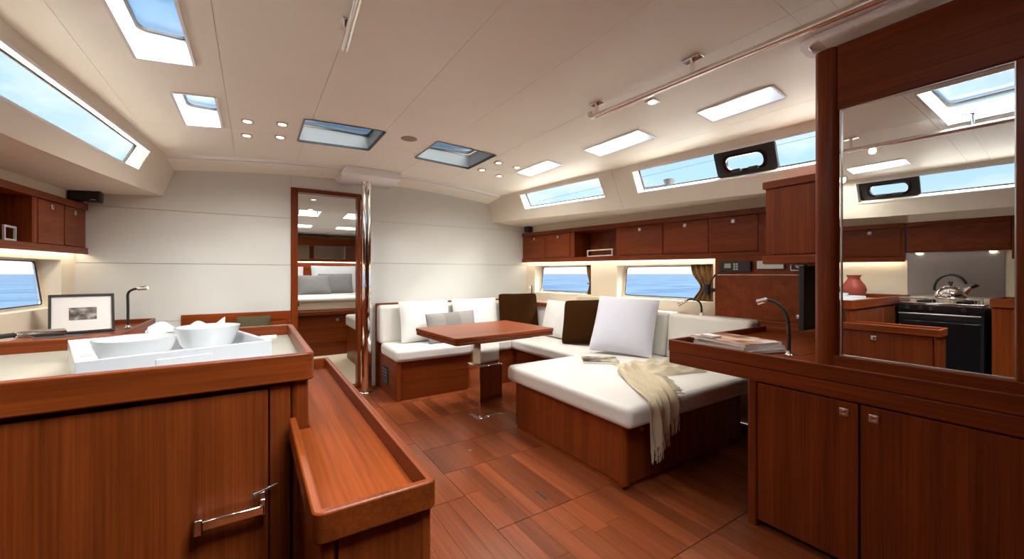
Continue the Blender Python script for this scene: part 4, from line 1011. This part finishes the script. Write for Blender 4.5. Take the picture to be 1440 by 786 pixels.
R = math.radians
pillow('throw_pillow', 'white pillow leaning on the bulkhead next to the sofa end', 'cushion_white', 0.56, 0.44, 0.15, (1.545, 4.05, 0.486), (R(-14), 0, 0))
pillow('throw_pillow', 'white pillow behind the grey pillow and table, beside the brown one', 'cushion_white', 0.58, 0.44, 0.15, (2.16, 4.07, 0.486), (R(-12), 0, 0))
pillow('throw_pillow', 'grey striped oblong pillow standing behind the table', 'pillow_grey', 0.56, 0.31, 0.12, (1.77, 3.86, 0.496), (R(-16), R(-2), 0))
pillow('throw_pillow', 'dark brown square pillow in the sofa corner beside the small lamp', 'pillow_brown', 0.50, 0.48, 0.14, (2.70, 4.0, 0.486), (R(-10), 0, R(-12)), piping='pillow_brown')
pillow('throw_pillow', 'white pillow leaning against the hull under the small window', 'cushion_white', 0.55, 0.42, 0.14, (2.815, 3.46, 0.49), (R(-14), 0, R(-90)))
pillow('throw_pillow', 'dark brown square pillow leaning beside the large white pillow', 'pillow_brown', 0.50, 0.47, 0.13, (2.76, 2.93, 0.5), (R(-24), R(-3), R(-58)), piping='pillow_brown')
pillow('throw_pillow', 'large white square pillow standing on the daybed', 'pillow_cool', 0.55, 0.55, 0.16, (2.67, 2.42, 0.503), (R(-30), R(3), R(-62)))
bl = MB()
for k in range(3):
    P = [(x, z) for x, z in ((0, 0), (0.10, 0))]
bl = obj('folded_blanket', MB().hexa([(x, y, z) for z in (0.862, 0.962) for x, y in ((3.03, 2.93), (3.17, 2.93), (3.13, 3.34), (3.00, 3.34))]), 'blanket', bevel=0.022, seg=4)
tag(bl, 'folded tan blanket on the sofa back behind the brown pillow', 'blanket')
slab('magazine', 'open magazine lying on the daybed beside the beige throw', 'magazine', (2.36, 2.34, 0.4885), 0.28, 0.19, 0.02, R(-38), 'cover_dark', 'cover_dark')

# ------------------------------------------------------------------ beige throw with fringe
tw = thing('throw_blanket', 'beige fringed throw draped over the edge of the daybed', 'throw', (2.1, 1.7, 0.487))
Zt = 0.489
NL, NW = 70, 36
def wrap(t, out):
    """distance t past the start of the rounded cushion edge -> (y, z), lifted by out"""
    r = 0.035
    if t <= 0: return (1.47 - t, Zt + out)
    a = t / r
    if a < math.pi / 2: return (1.47 - (r + out) * math.sin(a), Zt - r + (r + out) * math.cos(a))
    return (1.435 - out, Zt - r - (t - r * math.pi / 2))
def throw_pt(i, j):
    s_, q = i / NL, j / NW
    T = 0.52; Hh = 0.285 - 0.20 * q ** 1.3
    t = -T + s_ * (T + Hh)
    yy = max(1.43, 1.47 - t)
    xl_ = 1.81 + (yy - 1.43) * 0.66; xr_ = 2.07 + (yy - 1.43) * 0.93 - 0.55 * max(0, yy - 1.68)
    x = xl_ + (xr_ - xl_) * q
    if t > 0.05: x += (0.10 * (t - 0.05)) * (1 - 2 * q)
    w = min(1, s_ * 6)
    fold = 0.003 + 0.015 * (1 + math.sin(q * 21 + 3.5 * s_)) * (0.55 + 0.45 * math.sin(7 * s_ + 2)) + 0.009 * (1 + math.sin(q * 41 - 8 * s_)) + 0.003 * math.sin(13 * s_ + 9 * q)
    edge = min(1, 6 * q, 6 * (1 - q)); fold = 0.003 + (max(fold, 0.003) - 0.003) * (0.35 + 0.65 * edge) * (1.5 - 0.6 * s_)
    y, z = wrap(t, fold)
    return Vector((x, y, z))
tb = MB().grid(NL, NW, lambda a, b: throw_pt(round(a * NL), round(b * NW)))
co = obj('cloth', tb, 'throw', tw, smooth=True)
co.modifiers.new('solid', 'SOLIDIFY').thickness = 0.002
# bunched end: a crumpled mound towards the desk
def mound(u, v):
    a = 2 * u - 1; b = 2 * v - 1
    x = 2.56 + 0.26 * a + 0.05 * b; y = 1.88 - 0.12 * a + 0.15 * b * (1 - 0.35 * a)
    h = max(0, 1 - a * a) ** 0.5 * max(0, 1 - b * b) ** 0.6
    z = Zt + h * (0.028 + 0.040 * (1 - abs(math.sin(4.2 * a + 3.6 * b))) + 0.030 * (1 - abs(math.sin(6.1 * b - 2.6 * a + 0.7))) + 0.004 * math.sin(21 * a))
    return (x, y, z)
obj('bunched_end', MB().grid(34, 26, mound), 'throw', tw, smooth=True, sub=1)
fr = MB()
random.seed(3)
for k in range(34):
    p = throw_pt(NL, k / 33 * NW); L = random.uniform(0.055, 0.085); sw = random.uniform(-0.012, 0.014)
    fr.tube([p + Vector((0, 0, 0.006)), p + Vector((sw * 0.4, -0.004, -L * 0.5)), p + Vector((sw, -0.002, -L))], [0.0034, 0.0028, 0.0024], 5)
for k in range(22):
    i = int(NL * (0.40 + 0.58 * k / 21)); p = throw_pt(i, NW); L = random.uniform(0.04, 0.06)
    e_ = Vector((L * 0.9, -L * 0.35, 0.0)) if p.z > Zt - 0.005 else Vector((L * 0.6, -0.004, -L * 0.7))
    fr.tube([p + Vector((0, 0, 0.002)), p + e_ * 0.5 + Vector((0, 0, 0.004)), p + e_ + Vector((0, 0, -0.001))], [0.0033, 0.0027, 0.0024], 5)
fo = obj('fringe', fr, 'throw', tw, smooth=True); fo['kind'] = 'stuff'

# ------------------------------------------------------------------ table
tbl = local_thing('saloon_table', 'mahogany folding-leaf table on a chrome pedestal in front of the sofa', 'table', (1.68, 3.035, 0), (0, 0, R(4)))
tw_, td_ = 0.485, 0.365
obj('tabletop', MB().prism(rrect(-tw_, tw_, -td_, td_, 0.03, 0.704), (0, 0, 0.027)), 'wood_x', tbl, bevel=0.004, smooth=True)
obj('lower_leaf', MB().prism(rrect(-tw_ + 0.004, tw_ - 0.004, -td_ + 0.004, td_ - 0.004, 0.03, 0.674), (0, 0, 0.028)), 'wood_x', tbl, bevel=0.004, smooth=True)
obj('support_frame', MB().box(-0.24, 0.30, -0.28, 0.28, 0.655, 0.674), 'dark_wood_x', tbl)
obj('pedestal_sleeve', MB().box(-0.115, 0.115, -0.10, 0.10, 0.004, 0.43), 'chrome', tbl, bevel=0.004)
obj('pedestal_column', MB().box(-0.095, 0.095, -0.08, 0.08, 0.43, 0.656), 'chrome', tbl, bevel=0.003)
obj('foot_plate', MB().box(-0.135, 0.135, -0.12, 0.12, 0.0, 0.006), 'chrome', tbl, bevel=0.002)

# ------------------------------------------------------------------ curtains
def curtain(y0, y1, zt, zb, label, waist, xin=0.03):
    t_ = thing('curtain', label, 'curtain', (wx((y0 + y1) / 2, 1, 0.02), (y0 + y1) / 2, zb))
    def fn(u, v):
        z = zt + (zb - zt) * v; k = 1 - waist * math.exp(-((v - 0.62) / 0.28) ** 2)
        y = y0 + (y1 - y0) * (1 - u) * k if False else y0 + (y1 - y0) * u * k
        return (wx(y, 1, xin) - 0.012 * math.sin(u * 26) * (1 - 0.3 * v), y, z)
    c_ = obj('fabric', MB().grid(36, 14, fn), 'curtain', t_, smooth=True)
    c_.modifiers.new('solid', 'SOLIDIFY').thickness = 0.003
    obj('tieback', MB().tube([(wx(y0, 1, xin - 0.022), y0 + 0.002, zt + (zb - zt) * 0.60), (wx(y0 + 0.05, 1, xin - 0.026), y0 + 0.05, zt + (zb - zt) * 0.63)], 0.006, 8), 'curtain', t_)
curtain(1.936, 2.14, 1.283, 0.96, 'brown curtain tied back at the large hull window', 0.42)
curtain(3.281, 3.36, 1.298, 0.965, 'narrow brown curtain at the small corner hull window', 0.5)

# ------------------------------------------------------------------ loudspeakers in the corners
def speaker(c, label, sx, sy, sz):
    t_ = thing('loudspeaker', label, 'speaker', c)
    obj('cabinet', MB().box(c[0] - sx / 2, c[0] + sx / 2, c[1] - sy / 2, c[1] + sy / 2, c[2] + 0.012, c[2] + 0.012 + sz), 'black', t_, bevel=0.008)
    obj('grille', MB().box(c[0] - sx / 2 + 0.01, c[0] + sx / 2 - 0.01, c[1] - sy / 2 - 0.003, c[1] - sy / 2 + 0.003, c[2] + 0.02, c[2] + 0.004 + sz), 'black_rubber', t_)
    obj('badge', MB().box(c[0] + sx * 0.2, c[0] + sx * 0.36, c[1] - sy / 2 - 0.0045, c[1] - sy / 2 - 0.002, c[2] + 0.022, c[2] + 0.027), 'brushed', t_)
    obj('bracket', MB().box(c[0] - 0.01, c[0] + 0.01, c[1] - 0.01, c[1] + 0.02, c[2], c[2] + 0.014), 'chrome', t_)
speaker((-1.07, 4.31, 1.737), 'black loudspeaker on the port locker in the bulkhead corner', 0.17, 0.09, 0.085)
speaker((3.07, 4.32, 1.737), 'black loudspeaker on the starboard locker in the bulkhead corner', 0.11, 0.10, 0.08)
# open shelf contents
sp = local_thing('shelf_frame', 'white metal frame standing in the open locker shelf above the small window', 'frame', (cabx(3.15, 1, 0.05), 3.15, cbot(3.15) + 0.039), (0, 0, 0))
obj('frame_bars', MB().ring([(0, y, z) for y, z in ((-0.19, 0), (0.19, 0), (0.19, 0.075), (-0.19, 0.075))], [(0, y, z) for y, z in ((-0.178, 0.012), (0.178, 0.012), (0.178, 0.063), (-0.178, 0.063))], (0.01, 0, 0)), 'white_lacquer', sp)
sp2 = local_thing('shelf_frame', 'small white frame standing in the open port locker shelf', 'frame', (cabx(3.62, -1, 0.05), 3.62, cbot(3.62) + 0.039), (0, 0, 0))
obj('frame_bars', MB().ring([(0, y, z) for y, z in ((-0.08, 0), (0.06, 0), (0.06, 0.09), (-0.08, 0.09))], [(0, y, z) for y, z in ((-0.068, 0.012), (0.048, 0.012), (0.048, 0.078), (-0.068, 0.078))], (-0.01, 0, 0)), 'white_lacquer', sp2)

# ------------------------------------------------------------------ rigging outside the windows
def rope(path, r, label, m='rope', cat='rope'): tag(obj('rope', MB().tube(path, r, 8), m, smooth=True), label, cat)
rope([(-1.45, 2.25, 2.05), (-1.30, 2.90, 2.065), (-1.22, 3.25, 2.05), (-1.18, 3.42, 1.895)], 0.016, 'thick dark rope outside the long port window')
rope([(-1.35, 3.05, 1.9), (-1.35, 3.10, 2.6)], 0.004, 'thin guard wire outside the port window, upright', 'brushed', 'wire')
rope([(-1.45, 3.0, 1.9), (-1.32, 3.62, 2.6)], 0.004, 'thin guard wire outside the port window, slanting', 'brushed', 'wire')
rope([(3.25, -0.3, 2.13), (3.2, 4.3, 2.17)], 0.0022, 'thin lifeline outside the starboard cabin-top windows', 'rope', 'wire')
wi = thing('deck_winch', 'black deck winch outside the long starboard window', 'winch', (3.05, 2.19, 1.905))
obj('drum', MB().lathe([(0.05, 0), (0.05, 0.02), (0.036, 0.04), (0.034, 0.08), (0.045, 0.105), (0.045, 0.12), (0, 0.125)], (3.05, 2.19, 1.905), 20), 'black_rubber', wi, smooth=True)
rope([(3.05, 2.225, 1.98), (3.0, 2.6, 2.0)], 0.010, 'black rope leading from the deck winch')

# ------------------------------------------------------------------ forward cabin through the door
cb = struct('wall_cabin')
FY = 8.3
obj('cabin_wall', MB().add([(-0.25, YF + 0.05, 0), (-0.05, FY, 0), (-0.05, FY, 2.3), (-0.25, YF + 0.05, 2.3)], [(0, 1, 2, 3)]), 'wood_z', cb)
obj('cabin_wall', MB().add([(2.15, YF + 0.05, 0), (1.95, FY, 0), (1.95, FY, 2.3), (2.15, YF + 0.05, 2.3)], [(0, 1, 2, 3)]), 'wood_z', cb)
obj('cabin_wall', MB().add([(-0.3, FY, 0), (2.2, FY, 0), (2.2, FY, 2.3), (-0.3, FY, 2.3)], [(0, 1, 2, 3)]), 'hull_lining', cb)
CH = [(0.38, 0.78, 6.0, 6.40), (1.12, 1.52, 6.0, 6.40), (0.42, 0.80, 7.2, 7.45), (1.18, 1.6, 7.2, 7.44)]
czf = lambda y: 2.14 - 0.055 * (y - YF)
us = sorted(set([-0.3, 2.2] + [h[k] for h in CH for k in (0, 1)])); vs = sorted(set([YF + 0.04, FY] + [h[k] for h in CH for k in (2, 3)]))
struct('ceiling_cabin', MB().holes(us, vs, CH, lambda u, v: (u, v, czf(v))), 'headliner')
for i, h in enumerate(CH):
    t_ = thing('cabin_hatch', ['bright hatch in the forward cabin ceiling seen through the doorway', 'bright narrow deck light over the bed in the forward cabin'][i // 2], 'hatch', ((h[0] + h[1]) / 2, (h[2] + h[3]) / 2, czf(h[2])), ['forward cabin hatches', 'forward cabin deck lights'][i // 2])
    P = [(h[0], h[2]), (h[1], h[2]), (h[1], h[3]), (h[0], h[3])]
    obj('coaming', MB().add([(x, y, czf(y) + 0.0015) for x, y in P] + [(x, y, czf(y) + 0.10) for x, y in P], [(k, (k + 1) % 4, 4 + (k + 1) % 4, 4 + k) for k in range(4)]), 'gelcoat', t_)
    q = 0.03
    I = [(h[0] + q, h[2] + q), (h[1] - q, h[2] + q), (h[1] - q, h[3] - q), (h[0] + q, h[3] - q)]
    obj('gasket', MB().ring([(x, y, czf(h[2]) + 0.085) for x, y in P], [(x, y, czf(h[2]) + 0.085) for x, y in I], (0, 0, 0.012)), 'gelcoat' if i > 1 else 'black_rubber', t_)
    obj('pane', MB().add([(x, y, czf(h[2]) + 0.10) for x, y in P], [(0, 1, 2, 3)]), 'smoked_glass', t_)
obj('cabin_carpet', MB().box(-0.3, 2.2, YF + 0.1, 6.5, 0.0, 0.004), 'cabin_floor', flo)
bed = thing('cabin_bed', 'double bed on a dark wooden drawer base in the forward cabin', 'bed', (0.95, 7.2, 0))
obj('base', MB().box(0.0, 1.9, 6.40, 8.25, 0.0, 0.62), 'dark_wood_x', bed)
df = obj('drawer', MB().box(0.30, 1.6, 6.385, 6.402, 0.20, 0.57), 'dark_wood_x', bed, bevel=0.004)
obj('latch', MB().box(1.02, 1.06, 6.378, 6.387, 0.50, 0.54), 'brushed', df)
obj('rail', MB().box(0.0, 1.9, 6.36, 6.41, 0.60, 0.66), 'wood_x', bed, bevel=0.006)
obj('mattress', MB().box(0.02, 1.88, 6.39, 8.2, 0.66, 0.80), 'bed_side', bed, bevel=0.03, seg=4)
obj('cover', MB().box(0.0, 1.9, 6.37, 8.2, 0.79, 0.86), 'bed_cover', bed, bevel=0.03, seg=4)
pillow('bed_pillow', 'large white pillow at the head of the forward cabin bed, beside the door post', 'cushion_white', 0.80, 0.50, 0.2, (1.24, 7.72, 0.862), (R(-14), 0, 0), group=None)
pillow('bed_pillow', 'white pillow at the head of the bed, partly hidden by the left door jamb', 'cushion_white', 0.62, 0.48, 0.2, (0.42, 7.75, 0.862), (R(-14), 0, 0))
pillow('bed_pillow', 'light slate grey pillow leaning in front of the darker grey one', 'pillow_slate', 0.52, 0.34, 0.16, (0.84, 7.28, 0.862), (R(-22), 0, R(3)))
pillow('bed_pillow', 'darker grey pillow leaning behind the light grey one', 'pillow_slate', 0.56, 0.36, 0.16, (1.20, 7.46, 0.862), (R(-20), 0, 0))
hs = thing('headboard_shelf', 'wooden headboard with lit shelf above the cabin bed', 'headboard', (0.95, 8.2, 0.86))
obj('panel', MB().box(0.0, 1.9, 8.17, 8.28, 0.86, 1.40), 'dark_wood_x', hs)
obj('shelf', MB().box(0.0, 1.9, 7.98, 8.28, 1.42, 1.47), 'wood_x', hs, bevel=0.004)
obj('led_strip', MB().box(0.1, 1.8, 8.05, 8.07, 1.408, 1.418), 'led_strip', hs)
cm = thing('cabin_mirror', 'mirror panel above the headboard shelf in the forward cabin', 'mirror', (0.95, 8.2, 1.47))
obj('glass', MB().box(0.0, 1.9, 8.20, 8.21, 1.47, 1.72), 'mirror', cm)
obj('divider', MB().box(0.86, 0.93, 8.17, 8.20, 1.47, 1.72), 'dark_wood_x', cm)
obj('pelmet', MB().box(0.0, 1.9, 8.10, 8.28, 1.72, 1.86), 'dark_wood_x', cm)
cs = thing('cabin_stool', 'small cream cushioned stool on a wooden box in the forward cabin', 'seat', (1.35, 5.75, 0))
obj('box', MB().box(1.12, 1.9, 5.5, 6.1, 0.0, 0.46), 'wood_z', cs, bevel=0.004)
obj('seat_cushion', MB().box(1.10, 1.9, 5.48, 6.1, 0.462, 0.62), 'leather', cs, bevel=0.03, seg=4)
for x, y in ((0.60, 5.3), (0.63, 5.9)):
    t_ = thing('cabin_downlight', 'small lit spotlight in the forward cabin ceiling', 'spotlight', (x, y, czf(y)), 'forward cabin spotlights')
    obj('trim_ring', MB().lathe([(0.035, -0.001), (0.033, -0.007), (0.024, -0.007)], (x, y, czf(y)), 18), 'brushed', t_)
    obj('lens', MB().lathe([(0.024, -0.0075), (0, -0.008)], (x, y, czf(y)), 18), 'lamp_lens', t_)
    ld = bpy.data.lights.new('cabin_bulb', 'SPOT'); ld.energy = LAMP; ld.spot_size = R(165); ld.spot_blend = 1.0; ld.shadow_soft_size = 0.05; ld.color = (1, 0.94, 0.86)
    lo = bpy.data.objects.new('cabin_bulb', ld); C.objects.link(lo); lo.parent = t_; lo.location = (0, 0, -0.06)
